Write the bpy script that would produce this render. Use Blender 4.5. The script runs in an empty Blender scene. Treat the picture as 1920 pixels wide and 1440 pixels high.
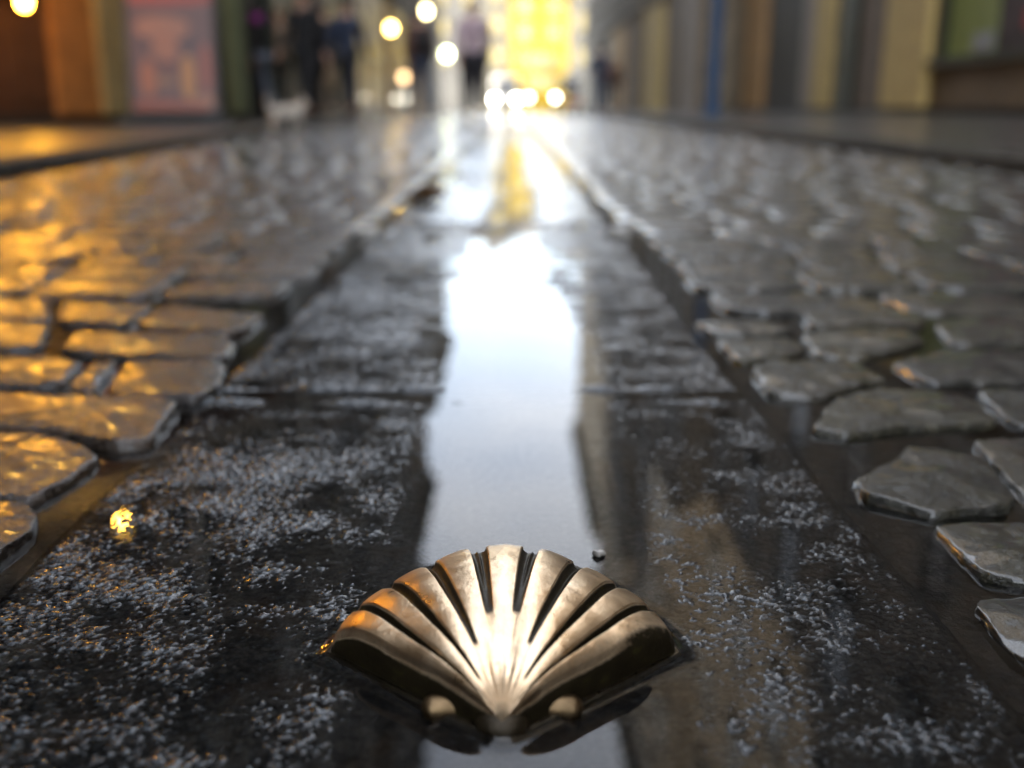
import bpy, bmesh, math, random
import numpy as np
from mathutils import Vector, Matrix

random.seed(7)
rng = np.random.RandomState(11)
SC = bpy.context.scene
COL = SC.collection
R = math.radians

# ------------------------------------------------------------------ camera
H = 0.211                     # lens height above the street
TH = R(15.53)                 # looking down
F = 1867.0                    # focal length in photo pixels (35 mm on 36 mm over 1920 px)
cam_d = bpy.data.cameras.new('camera')
cam_d.lens = 35.0; cam_d.sensor_width = 36.0
cam_d.clip_start = 0.01; cam_d.clip_end = 2000
cam_d.dof.use_dof = True; cam_d.dof.focus_distance = 0.435; cam_d.dof.aperture_fstop = 4.3
cam = bpy.data.objects.new('camera', cam_d); COL.objects.link(cam)
cam.location = (0, 0, H); cam.rotation_euler = (math.pi/2 - TH, 0, 0)
SC.camera = cam

# ------------------------------------------------------------------ sky, sun, exposure
SUN_EL, SUN_AZ = 35.0, 238.0
w = bpy.data.worlds.new('World'); SC.world = w; w.use_nodes = True
nt = w.node_tree; nt.nodes.clear()
def wn(t): return nt.nodes.new(t)
sky = wn('ShaderNodeTexSky'); sky.sky_type = 'NISHITA'; sky.sun_disc = False
sky.sun_elevation = R(SUN_EL); sky.sun_rotation = R(SUN_AZ); sky.air_density = 1.0; sky.dust_density = 1.5
tc = wn('ShaderNodeTexCoord'); mp = wn('ShaderNodeMapping'); mp.inputs['Scale'].default_value = (1, 1, 2.6)
mp.inputs['Location'].default_value = (0.35, 0.1, 0.12)
ns = wn('ShaderNodeTexNoise'); ns.inputs['Scale'].default_value = 2.6; ns.inputs['Detail'].default_value = 6; ns.inputs['Roughness'].default_value = 0.52
cr = wn('ShaderNodeValToRGB'); cr.color_ramp.elements[0].position = 0.40; cr.color_ramp.elements[1].position = 0.72
cr.color_ramp.elements[0].color = (0.45,)*3 + (1,); cr.color_ramp.elements[1].color = (0.92,)*3 + (1,)
mx = wn('ShaderNodeMixRGB'); mx.inputs[2].default_value = (5.5, 5.55, 5.7, 1)
bg = wn('ShaderNodeBackground'); bg.inputs[1].default_value = 0.12
out = wn('ShaderNodeOutputWorld')
L = nt.links.new
L(tc.outputs['Generated'], mp.inputs[0]); L(mp.outputs[0], ns.inputs['Vector']); L(ns.outputs['Fac'], cr.inputs[0])
L(cr.outputs[0], mx.inputs[0]); L(sky.outputs[0], mx.inputs[1]); L(mx.outputs[0], bg.inputs[0]); L(bg.outputs[0], out.inputs[0])

sd = bpy.data.lights.new('sun', 'SUN'); sd.energy = 2.0; sd.angle = R(0.5); sd.color = (1.0, 0.93, 0.82)
sun = bpy.data.objects.new('sun', sd); COL.objects.link(sun)
to_sun = Vector((math.sin(R(SUN_AZ))*math.cos(R(SUN_EL)), math.cos(R(SUN_AZ))*math.cos(R(SUN_EL)), math.sin(R(SUN_EL))))
sun.rotation_euler = to_sun.to_track_quat('Z', 'Y').to_euler(); sun.location = (-20, -20, 40)

SC.render.engine = 'CYCLES'
SC.view_settings.view_transform = 'Standard'; SC.view_settings.look = 'None'
SC.view_settings.exposure = 3.02; SC.view_settings.gamma = 1.0; SC.view_settings.use_curve_mapping = False
cy = SC.cycles
cy.use_denoising = True; cy.max_bounces = 8; cy.transmission_bounces = 4; cy.glossy_bounces = 5; cy.diffuse_bounces = 3
cy.sample_clamp_indirect = 6.0; cy.caustics_refractive = True; cy.caustics_reflective = True; cy.blur_glossy = 0.3

# ------------------------------------------------------------------ picture <-> place helpers
CT, ST = math.cos(TH), math.sin(TH)
def gnd(px, py, h=0.0):
    """point of height h seen at photo pixel (px, py)"""
    z = F*(H-h)/CT/(py-201.0+1e-9)*1.0
    # exact: solve for the forward distance d on the plane of height h
    v = (py-720.0)/F
    d = (H-h)*(CT - v*ST)/(v*CT + ST)
    z = d*CT + (H-h)*ST
    return ((px-960.0)*z/F, d)
def PX(px, d, h=0.0):
    return (px-960.0)*(d*CT + (H-h)*ST)/F

# ------------------------------------------------------------------ object helpers
def tag(o, label=None, cat=None, group=None, kind=None):
    if label: o['label'] = label
    if cat: o['category'] = cat
    if group: o['group'] = group
    if kind: o['kind'] = kind
    return o
def empty(name, loc=(0, 0, 0), rz=0.0):
    o = bpy.data.objects.new(name, None); COL.objects.link(o)
    o.location = loc; o.rotation_euler = (0, 0, rz); o.empty_display_size = 0.1
    return o
def link(name, me, mat=None, parent=None, smooth=False, auto=None):
    o = bpy.data.objects.new(name, me); COL.objects.link(o)
    if mat is not None and not me.materials: me.materials.append(mat)
    if parent is not None: o.parent = parent
    if smooth: me.shade_smooth()
    if auto is not None:
        me.shade_smooth(); me.set_sharp_from_angle(angle=R(auto))
    return o
def mesh(name, V, Fc):
    me = bpy.data.meshes.new(name); me.from_pydata([tuple(map(float, v)) for v in V], [], [tuple(map(int, f)) for f in Fc]); me.update()
    return me
def grid_mesh(name, X, Y, Z, closed_u=False):
    """X,Y,Z arrays (n, m) -> quad mesh, fast"""
    n, m = X.shape
    co = np.stack([X, Y, Z], -1).reshape(-1, 3).astype(np.float32)
    i, j = np.meshgrid(np.arange(n-1), np.arange(m-1), indexing='ij')
    a = (i*m+j).ravel()
    q = np.stack([a, a+m, a+m+1, a+1], -1).astype(np.int32)
    me = bpy.data.meshes.new(name)
    me.vertices.add(len(co)); me.vertices.foreach_set('co', co.ravel())
    me.loops.add(q.size); me.loops.foreach_set('vertex_index', q.ravel())
    me.polygons.add(len(q)); me.polygons.foreach_set('loop_start', np.arange(0, q.size, 4, dtype=np.int32))
    me.polygons.foreach_set('loop_total', np.full(len(q), 4, dtype=np.int32))
    me.update(calc_edges=True)
    return me
class MB:
    def __init__(s): s.V = []; s.F = []
    def add(s, V, Fc):
        b = len(s.V); s.V += [tuple(v) for v in V]; s.F += [tuple(i+b for i in f) for f in Fc]; return s
    def box(s, x0, x1, y0, y1, z0, z1, M=None):
        V = [(x, y, z) for z in (z0, z1) for y in (y0, y1) for x in (x0, x1)]
        if M is not None: V = [tuple(M @ Vector(v)) for v in V]
        return s.add(V, [(0, 2, 3, 1), (4, 5, 7, 6), (0, 1, 5, 4), (2, 6, 7, 3), (0, 4, 6, 2), (1, 3, 7, 5)])
    def cyl(s, p, q, r0, r1=None, n=12, cap=True):
        r1 = r0 if r1 is None else r1
        p, q = Vector(p), Vector(q); d = (q-p).normalized()
        a = d.orthogonal().normalized(); b = d.cross(a)
        V = []
        for c, r in ((p, r0), (q, r1)):
            for k in range(n):
                t = 2*math.pi*k/n; V.append(c + a*(r*math.cos(t)) + b*(r*math.sin(t)))
        Fc = [(k, (k+1) % n, n+(k+1) % n, n+k) for k in range(n)]
        if cap: Fc += [tuple(range(n-1, -1, -1)), tuple(range(n, 2*n))]
        return s.add(V, Fc)
    def ell(s, c, r, n=12, m=8, M=None):
        V = []; Fc = []
        for i in range(m+1):
            ph = math.pi*i/m
            for k in range(n):
                t = 2*math.pi*k/n
                v = Vector((r[0]*math.sin(ph)*math.cos(t), r[1]*math.sin(ph)*math.sin(t), r[2]*math.cos(ph)))
                if M is not None: v = M @ v
                V.append(v + Vector(c))
        for i in range(m):
            for k in range(n):
                Fc.append((i*n+k, (i+1)*n+k, (i+1)*n+(k+1) % n, i*n+(k+1) % n))
        return s.add(V, Fc)
    def mesh(s, name): return mesh(name, s.V, s.F)
    def obj(s, name, mat, parent=None, auto=None): return link(name, s.mesh(name), mat, parent, auto=auto)

# ------------------------------------------------------------------ noise on numpy arrays
_tab = rng.rand(512, 512)
def vn(x, y, sc, seed=0):
    x = x*sc + seed*17.13; y = y*sc + seed*7.71
    xi = np.floor(x).astype(int); yi = np.floor(y).astype(int); fx = x-xi; fy = y-yi
    fx = fx*fx*fx*(fx*(fx*6-15)+10); fy = fy*fy*fy*(fy*(fy*6-15)+10)
    g = lambda a, b: _tab[(a) % 512, (b) % 512]
    return (g(xi, yi)*(1-fx)+g(xi+1, yi)*fx)*(1-fy) + (g(xi, yi+1)*(1-fx)+g(xi+1, yi+1)*fx)*fy
def fbm(x, y, sc, oct=4, seed=0, gain=.5):
    s = 0; a = 1; t = 0
    for k in range(oct):
        s = s + a*vn(x*math.cos(.7*k)-y*math.sin(.7*k), x*math.sin(.7*k)+y*math.cos(.7*k), sc*(2.03**k), seed+k*3); t += a; a *= gain
    return s/t - .5
def smooth(a, b, x):
    t = np.clip((x-a)/(b-a), 0, 1); return t*t*(3-2*t)

# ------------------------------------------------------------------ materials
MATS = {}
class NT:
    def __init__(s, name):
        s.m = bpy.data.materials.new(name); s.m.use_nodes = True; s.t = s.m.node_tree; s.t.nodes.clear()
        s.o = s.n('ShaderNodeOutputMaterial'); s.b = s.n('ShaderNodeBsdfPrincipled'); s.l(s.b.outputs[0], s.o.inputs[0])
        MATS[name] = s.m
    def n(s, t, **k):
        nd = s.t.nodes.new(t)
        for a, b in k.items(): setattr(nd, a, b)
        return nd
    def l(s, a, b): s.t.links.new(a, b)
    def set(s, **k):
        for a, b in k.items():
            s.b.inputs[a.replace('_', ' ')].default_value = b
    def pos(s):
        return s.n('ShaderNodeNewGeometry').outputs['Position']
    def obj(s): return s.n('ShaderNodeTexCoord').outputs['Object']
    def noise(s, vec, scale, detail=4, rough=.5, dist=0):
        nd = s.n('ShaderNodeTexNoise'); nd.inputs['Scale'].default_value = scale; nd.inputs['Detail'].default_value = detail
        nd.inputs['Roughness'].default_value = rough; nd.inputs['Distortion'].default_value = dist; s.l(vec, nd.inputs['Vector']); return nd.outputs['Fac']
    def vor(s, vec, scale, feature='F1'):
        nd = s.n('ShaderNodeTexVoronoi'); nd.feature = feature; nd.inputs['Scale'].default_value = scale; s.l(vec, nd.inputs['Vector']); return nd
    def ramp(s, fac, stops):
        nd = s.n('ShaderNodeValToRGB'); e = nd.color_ramp.elements
        while len(e) < len(stops): e.new(.5)
        for i, (p, c) in enumerate(stops):
            e[i].position = p; e[i].color = (tuple(c) if hasattr(c, '__len__') else (c, c, c)) + (1,)
        s.l(fac, nd.inputs[0]); return nd.outputs[0]
    def mix(s, fac, a, b, mode='MIX'):
        nd = s.n('ShaderNodeMixRGB', blend_type=mode)
        for i, v in ((0, fac), (1, a), (2, b)):
            if hasattr(v, 'node'): s.l(v, nd.inputs[i])
            elif i == 0: nd.inputs[0].default_value = v
            else: nd.inputs[i].default_value = tuple(v) + (1,) if len(v) == 3 else v
        return nd.outputs[0]
    def math(s, op, a, b=0.0):
        nd = s.n('ShaderNodeMath', operation=op)
        for i, v in ((0, a), (1, b)):
            if hasattr(v, 'node'): s.l(v, nd.inputs[i])
            else: nd.inputs[i].default_value = v
        return nd.outputs[0]
    def bump(s, hgt, strength=1.0, dist=0.001, prev=None):
        nd = s.n('ShaderNodeBump'); nd.inputs['Strength'].default_value = strength; nd.inputs['Distance'].default_value = dist
        s.l(hgt, nd.inputs['Height'])
        if prev is not None: s.l(prev, nd.inputs['Normal'])
        return nd.outputs[0]
    def color(s, c): s.l(c, s.b.inputs['Base Color'])
    def rough(s, c): s.l(c, s.b.inputs['Roughness'])
    def normal(s, c): s.l(c, s.b.inputs['Normal'])

def plain(name, col, rough=.6, metal=0.0, var=.25, scale=6.0, bump=0.0, coat=0.0, spec=.5):
    t = NT(name); p = t.obj()
    n1 = t.noise(p, scale, 5, .6)
    lo = tuple(c*(1-var) for c in col); hi = tuple(min(1, c*(1+var)) for c in col)
    t.color(t.ramp(n1, [(.3, lo), (.7, hi)])); t.set(Roughness=rough, Metallic=metal, Coat_Weight=coat)
    t.b.inputs['Specular IOR Level'].default_value = spec
    t.rough(t.ramp(t.noise(p, scale*2.3, 4), [(.3, rough*.8), (.7, min(1, rough*1.2))]))
    if bump: t.normal(t.bump(t.noise(p, scale*5, 5, .6), 1.0, bump))
    return t.m
def emit(name, col, strength):
    t = NT(name); t.set(Roughness=.4); t.b.inputs['Base Color'].default_value = (.8, .7, .5, 1)
    t.b.inputs['Emission Color'].default_value = tuple(col)+(1,); t.b.inputs['Emission Strength'].default_value = strength
    return t.m

# wet dark granite of the middle slabs
def granite(name, k=1.0, fine=1.0):
    t = NT(name); p = t.pos()
    big = t.noise(p, 22*fine, 4, .55, .6)
    base = t.ramp(t.noise(p, 240*fine, 4, .65, .4), [(.30, (.003*k, .0033*k, .0042*k)), (.50, (.0075*k, .0075*k, .008*k)), (.66, (.022*k, .020*k, .018*k))])
    rust = t.mix(t.ramp(t.noise(p, 34, 3), [(.54, 0), (.68, .4)]), base, (.024*k, .015*k, .009*k))
    spk = t.math('MULTIPLY', t.ramp(t.noise(p, 430*fine, 4, .72, .9), [(.55, 0), (.64, 1)]), t.ramp(big, [(.44, 0), (.62, 1)]))
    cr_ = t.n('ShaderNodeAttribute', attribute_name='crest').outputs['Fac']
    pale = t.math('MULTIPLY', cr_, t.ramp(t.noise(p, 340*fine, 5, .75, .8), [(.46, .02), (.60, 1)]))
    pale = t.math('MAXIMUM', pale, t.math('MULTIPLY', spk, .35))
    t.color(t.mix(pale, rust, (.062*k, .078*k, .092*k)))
    t.rough(t.ramp(t.noise(p, 160*fine, 3), [(.35, .06), (.65, .24)]))
    b1 = t.bump(t.noise(p, 620*fine, 4, .6), .45, .0005)
    b2 = t.bump(t.noise(p, 210*fine, 4, .65, .5), .6, .0014, b1)
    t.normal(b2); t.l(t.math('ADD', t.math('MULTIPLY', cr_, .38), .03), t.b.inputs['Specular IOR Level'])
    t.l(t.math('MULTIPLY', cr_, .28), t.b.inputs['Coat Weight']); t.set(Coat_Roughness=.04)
    return t.m
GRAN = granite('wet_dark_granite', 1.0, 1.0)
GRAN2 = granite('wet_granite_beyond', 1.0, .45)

def sett_mat(name, a, b, c, fine=1.0, rust=.5, rl=.14, rh=.34, bd=1.0, rnd=True, coat=.28, spec=.45):
    t = NT(name); p = t.pos()
    n1 = t.noise(p, 38*fine, 6, .68, .4)
    col = t.ramp(n1, [(.36, a), (.50, b), (.64, c)])
    col = t.mix(t.ramp(t.noise(p, 13, 3), [(.50, 0), (.66, rust)]), col, (.045, .024, .010))
    fl = t.ramp(t.noise(p, 380*fine, 4, .75), [(.56, 0), (.68, .75)])
    col = t.mix(fl, col, (.11, .105, .085))
    pit = t.ramp(t.noise(p, 210*fine, 4, .75), [(.36, .9), (.46, 0)])
    col = t.mix(pit, col, (.012, .011, .010))
    if rnd:
        ob = t.n('ShaderNodeObjectInfo').outputs['Random']
        col = t.mix(1.0, col, t.ramp(ob, [(0, (.55, .58, .62)), (.5, (.95, .92, .88)), (1, (1.35, 1.25, 1.1))]), 'MULTIPLY')
    t.color(col)
    t.rough(t.ramp(t.noise(p, 90*fine, 3), [(.35, rl), (.65, rh)]))
    b1 = t.bump(t.noise(p, 480*fine, 4, .7), .7*bd, .0009)
    b2 = t.bump(t.noise(p, 95*fine, 5, .62), .9*bd, .0034, b1)
    t.normal(b2); t.set(Coat_Weight=coat, Coat_Roughness=.09); t.b.inputs['Specular IOR Level'].default_value = spec
    return t.m
SET_L = sett_mat('wet_brown_setts', (.009, .007, .0065), (.022, .016, .013), (.044, .034, .028), rust=.55, rl=.08, rh=.24, bd=1.3)
SET_R = sett_mat('wet_grey_green_setts', (.007, .0075, .005), (.022, .023, .015), (.052, .050, .033), rust=.25, rl=.08, rh=.26, bd=1.4, coat=.85)
SET_F = sett_mat('wet_setts_beyond', (.009, .009, .0095), (.022, .020, .018), (.042, .038, .033), fine=.4, rust=.4, rl=.10, rh=.26, bd=.6, rnd=False, coat=.85)
FLAG = sett_mat('wet_paving', (.025, .024, .022), (.05, .047, .042), (.08, .074, .067), fine=.3, rust=.15, rl=.24, rh=.42, bd=.6)
KERB = sett_mat('wet_kerb_granite', (.02, .021, .018), (.045, .045, .04), (.08, .08, .072), fine=.5, rust=.2, rl=.6, rh=.85, coat=0, spec=.15)

t = NT('wet_mud_joint'); p = t.pos()
t.color(t.ramp(t.noise(p, 60, 5, .6), [(.35, (.004, .0035, .003)), (.65, (.022, .016, .011))]))
t.rough(t.ramp(t.noise(p, 45, 3), [(.35, .12), (.65, .45)])); t.normal(t.bump(t.noise(p, 180, 5, .6), 1.0, .002)); t.b.inputs['Specular IOR Level'].default_value = .12; MUD = t.m

t = NT('rain_water'); p = t.pos()
t.set(Roughness=.0, IOR=1.333, Transmission_Weight=1.0); t.b.inputs['Base Color'].default_value = (.93, .95, .92, 1)
t.normal(t.bump(t.noise(p, 26, 2, .5), .35, .00022)); WATER = t.m

t = NT('polished_bronze'); p = t.obj()
at = t.n('ShaderNodeAttribute', attribute_name='patina'); pa = at.outputs['Fac']
n1 = t.noise(p, 55, 5, .6, .5); n2 = t.noise(p, 420, 4, .7)
metal = t.ramp(n1, [(.32, (.60, .42, .25)), (.55, (.76, .57, .37)), (.72, (.90, .73, .52))])
metal = t.mix(t.ramp(n2, [(.60, 0), (.72, .45)]), metal, (.10, .07, .04))
green = t.ramp(t.noise(p, 160, 5, .6), [(.35, (.010, .007, .003)), (.60, (.016, .012, .005)), (.80, (.045, .040, .010))])
fac = t.math('MULTIPLY', t.math('ADD', pa, t.math('MULTIPLY', t.math('SUBTRACT', n2, .5), .35)), 1.0)
fac = t.ramp(fac, [(.30, 0), (.70, 1)])
t.color(t.mix(fac, metal, green))
t.l(t.ramp(fac, [(0, 1.0), (1, .35)]), t.b.inputs['Metallic'])
rr = t.ramp(n1, [(.3, .26), (.7, .40)])
t.rough(t.mix(fac, rr, (.48, .48, .48))); t.b.inputs['Specular IOR Level'].default_value = .25
scr = t.n('ShaderNodeMapping'); scr.inputs['Scale'].default_value = (60, 400, 60); t.l(p, scr.inputs[0])
t.normal(t.bump(t.noise(p, 900, 3, .6), .5, .0003, t.bump(t.noise(p, 120, 4, .6), .35, .0006))); BRONZE = t.m
DARKBR = plain('dark_oxidised_bronze', (.030, .022, .012), .32, .6, .4, 200, .0003)

# ------------------------------------------------------------------ ground and road bed
def sheet(name, x0, x1, y0, y1, z, mat, kind='structure'):
    o = link(name, mesh(name, [(x0, y0, z), (x1, y0, z), (x1, y1, z), (x0, y1, z)], [(0, 1, 2, 3)]), mat); o['kind'] = kind; return o
ASPH = plain('wet_asphalt', (.05, .05, .052), .3, 0, .3, 3, .002)
sheet('ground', -700, 700, -400, 900, -.060, ASPH)

KL = [(-30, -1.45), (0, -1.47), (2.9, -1.56), (5, -1.78), (8, -2.06), (14, -2.45), (26, -2.8), (66, -3.1)]
KR = [(-30, 1.60), (0, 1.62), (3.4, 1.72), (7, 1.80), (13, 2.02), (25, 2.3), (67, 2.7)]
def kx(K, y):
    for (a, xa), (b, xb) in zip(K, K[1:]):
        if y <= b: return xa + (xb-xa)*(y-a)/(b-a)
    return K[-1][1]
road = empty('road'); road['kind'] = 'structure'
sheet('road_bed', -3.6, 3.3, -6, 66, -.011, MUD).parent = road
del bpy.data.objects['road_bed']['kind']

# shell placing, needed by the slab and the water
SX, SY = -.0035, .3010
A0 = R(51.5)
RT_A = np.radians([0, 9, 17, 29, 41, 52]); RT_R = np.array([.1370, .1320, .1205, .1075, .0965, .0865])
def rad(a): return np.interp(np.abs(a), RT_A, RT_R)
def fan_xy(tt, s, off=0.0):
    a = s*A0
    r = tt*rad(a) + off
    aa = a*(1 + (.04 + .24*(1-np.abs(s)**6))*(1-tt)**1.3)
    return r*np.sin(aa), r*np.cos(aa)
_s = np.linspace(-1, 1, 81)
ox, oy = fan_xy(1.0, _s)
_t = np.linspace(1, 0.02, 24)
rx, ry = fan_xy(_t, np.ones(24)); lx, ly = fan_xy(_t[::-1], -np.ones(24))
OUT = np.stack([np.concatenate([ox, rx[1:], lx[:-1]]) + SX, np.concatenate([oy, ry[1:], ly[:-1]]) + SY], -1)
# ------------------------------------------------------------------ middle line of long granite slabs
XL, XR = -.236, .187
WZ = -.0008                     # water level
def slab_h(X, Y, seed=0.0, lift=0.0, cl=0.0):
    c = np.abs(X - (-.004) - .01*np.sin(Y*3.1))
    side = smooth(.024, .070, c)
    side = np.maximum(side, .55*(cl > 0))
    prof = -.00468 + cl + (.0034-cl)*smooth(.024, .075, c) + .0002*smooth(.09, .2, c)
    low = fbm(X, Y, 9, 2, 9)*.0008*side
    mid = fbm(X, Y*1.4, 34, 3, 5)*.0020*side
    g = fbm(X, Y*1.25, 430, 3, 21, .66)
    z = prof + low + mid + g*(.0009 + .0022*side) + .0008*np.exp(-((X+.165)/.06)**2-((Y-.50)/.08)**2) + lift*(.4+.6*side)
    return z
def slab(x0, x1, y0, y1, step, parent, mat, seed, lift=0.0, cl=0.0):
    nx = max(8, int((x1-x0)/step)); ny = max(8, int((y1-y0)/step))
    u = np.linspace(0, 1, nx+1); v = np.linspace(0, 1, ny+1)
    U, Vv = np.meshgrid(u, v, indexing='ij')
    wob = .006
    X = x0 + (x1-x0)*U + wob*(vn(Vv*(y1-y0), U*0+.5, 14, seed)-.5)*(np.abs(2*U-1)**4)
    Y = y0 + (y1-y0)*Vv + wob*(vn(U*(x1-x0), Vv*0+.5, 22, seed+3)-.5)*(np.abs(2*Vv-1)**6)
    Z = slab_h(X, Y, seed, lift, cl)
    ed = np.minimum(Vv, 1-Vv)*(y1-y0)
    Z = Z + .0034*np.exp(-((ed-.013)/.005)**2)*smooth(.35, .75, vn(X, Y, 38, seed+2))*(y0 < 1.9)
    e = np.minimum(np.minimum(U, 1-U)*(x1-x0), np.minimum(Vv, 1-Vv)*(y1-y0))
    Z = Z - .012*np.clip(1 - e/.010, 0, 1)**2
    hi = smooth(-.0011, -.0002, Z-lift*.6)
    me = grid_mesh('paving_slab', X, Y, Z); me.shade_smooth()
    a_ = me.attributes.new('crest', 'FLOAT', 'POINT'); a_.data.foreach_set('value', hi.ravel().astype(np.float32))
    return link('paving_slab', me, mat, parent)
path = empty('path'); path['kind'] = 'structure'
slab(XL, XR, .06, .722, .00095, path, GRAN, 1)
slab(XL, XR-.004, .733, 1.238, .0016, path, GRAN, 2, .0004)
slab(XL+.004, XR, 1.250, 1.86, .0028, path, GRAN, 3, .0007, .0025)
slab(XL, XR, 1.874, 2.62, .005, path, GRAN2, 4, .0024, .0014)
y = 2.634; k = 0
while y < 30:
    ln = random.uniform(.55, .95)
    if k < 14:
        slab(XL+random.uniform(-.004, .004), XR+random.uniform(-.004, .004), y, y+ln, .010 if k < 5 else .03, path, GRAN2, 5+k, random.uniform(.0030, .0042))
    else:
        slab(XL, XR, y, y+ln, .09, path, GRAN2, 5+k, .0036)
    y += ln+.013; k += 1

# ------------------------------------------------------------------ rain water film
def seg_dist(X, Y, P):
    D = np.full(X.shape, 9.0)
    for (ax, ay), (bx, by) in zip(P, np.roll(P, -1, 0)):
        vx, vy = bx-ax, by-ay; L2 = vx*vx+vy*vy+1e-12
        tt = np.clip(((X-ax)*vx+(Y-ay)*vy)/L2, 0, 1)
        D = np.minimum(D, np.hypot(X-ax-tt*vx, Y-ay-tt*vy))
    return D
xs = np.unique(np.concatenate([np.linspace(-.62, -.13, 12), np.linspace(-.13, .12, 210), np.linspace(.12, .62, 12)]))
ys = np.unique(np.concatenate([np.linspace(.02, .25, 6), np.linspace(.25, .46, 180), np.linspace(.46, 6.0, 60)]))
X, Y = np.meshgrid(xs, ys, indexing='ij')
Z = np.full(X.shape, WZ)
near = (X > -.13) & (X < .12) & (Y > .25) & (Y < .46)
Dn = seg_dist(X[near], Y[near], OUT)
Z[near] += .0022*np.exp(-np.maximum(Dn-.0030, 0)/.0028)
me = grid_mesh('puddle', X, Y, Z); me.shade_smooth()
pud = link('puddle', me, WATER); pud['kind'] = 'structure'

# ------------------------------------------------------------------ setts
def outline(P, n_corner=3, r=.16, jit=.002):
    """rounded, slightly ragged outline of polygon P (list of (x, y))"""
    res = []; n = len(P)
    for i in range(n):
        a = Vector(P[i-1]); b = Vector(P[i]); c = Vector(P[(i+1) % n])
        for k in range(n_corner):
            f = k/(n_corner-1) if n_corner > 1 else .5
            p0 = b.lerp(a, r); p1 = b.lerp(c, r)
            q = p0.lerp(b, f).lerp(b.lerp(p1, f), f)
            res.append((q.x+random.uniform(-jit, jit), q.y+random.uniform(-jit, jit)))
    return res
def area2(P): return sum(P[i-1][0]*P[i][1]-P[i][0]*P[i-1][1] for i in range(len(P)))
def sett_geo(P, top, nr=1, nc=3, r=.16, jit=.0015, dome=.0025, tilt=(0, 0), rough=.0):
    if area2(P) < 0: P = P[::-1]
    O = outline(P, nc, r, jit)
    if nr > 1:      # resample for a finer stone
        O2 = []
        for i in range(len(O)):
            a, b = O[i-1], O[i]
            m = max(1, int(math.hypot(b[0]-a[0], b[1]-a[1])/.006))
            for k in range(m):
                f = k/m; O2.append((a[0]+(b[0]-a[0])*f, a[1]+(b[1]-a[1])*f))
        O = O2
    n = len(O); cx = sum(p[0] for p in O)/n; cyy = sum(p[1] for p in O)/n
    if nr > 1: rings = [(1.03, -.034), (1.02, -.008), (1.0, -.0026), (.985, -.0008), (.970, -.0001), (.955, .0001), (.88, .0005), (.74, .001), (.60, .0014), (.44, .0018), (.26, .002), (.1, .002)]
    else: rings = [(1.02, -.030), (1.0, -.0030), (.945, 0.0), (.6, .0010)]
    V = []
    for s_, dz in rings:
        for (x, y_) in O:
            X_ = cx+(x-cx)*s_; Y_ = cyy+(y_-cyy)*s_
            z = top + dz + dome*(1-s_*s_)*.4 + tilt[0]*(X_-cx) + tilt[1]*(Y_-cyy)
            V.append([X_, Y_, z])
    V.append([cx, cyy, top+.002+dome*.4])
    Vn = np.array(V)
    if rough:
        msk = Vn[:, 2] > top-.02
        Vn[:, 2] += msk*(fbm(Vn[:, 0], Vn[:, 1], 28, 3, 41)*rough*1.6 + fbm(Vn[:, 0], Vn[:, 1], 95, 3, 47)*rough*.8)
        e = msk*np.array([1.0 if i < 4*n else .25 for i in range(len(Vn))])
        Vn[:, 2] += msk*fbm(Vn[:, 0], Vn[:, 1], 55, 3, 61)*.0020
        Vn[:, 0] += e*fbm(Vn[:, 0], Vn[:, 1], 60, 3, 51)*.0045; Vn[:, 1] += e*fbm(Vn[:, 0]+3, Vn[:, 1], 60, 3, 57)*.0045
    Fc = []
    for k in range(len(rings)-1):
        for i in range(n): Fc.append((k*n+i, k*n+(i+1) % n, (k+1)*n+(i+1) % n, (k+1)*n+i))
    b = (len(rings)-1)*n; c = len(Vn)-1
    for i in range(n): Fc.append((b+i, b+(i+1) % n, c))
    return Vn.tolist(), Fc
# the nearest setts have their own outlines
HS = .0050
LEFT = [
 [(-160, 925), (0, 930), (50, 937), (75, 966), (56, 997), (-20, 1050), (-150, 1075)],
 [(-210, 806), (97, 808), (165, 833), (186, 850), (122, 900), (58, 931), (-40, 930), (-200, 905)],
 [(-40, 733), (290, 738), (332, 752), (313, 783), (277, 824), (215, 828), (87, 805), (-60, 800)],
 [(236, 673), (420, 671), (415, 713), (379, 741), (290, 742), (196, 736)],
 [(-160, 660), (155, 670), (118, 719), (-200, 723)],
 [(172, 676), (222, 673), (176, 733), (128, 728)],
 [(143, 621), (423, 625), (436, 641), (424, 667), (204, 662), (112, 656)],
 [(-180, 603), (97, 607), (74, 651), (-210, 650)],
 [(-170, 556), (92, 560), (96, 597), (-180, 599)],
 [(117, 562), (290, 570), (236, 606), (106, 602)],
 [(308, 571), (440, 583), (492, 588), (452, 618), (414, 622), (248, 610)],
 [(-330, 735), (-70, 735), (-95, 800), (-360, 800)],
]
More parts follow.
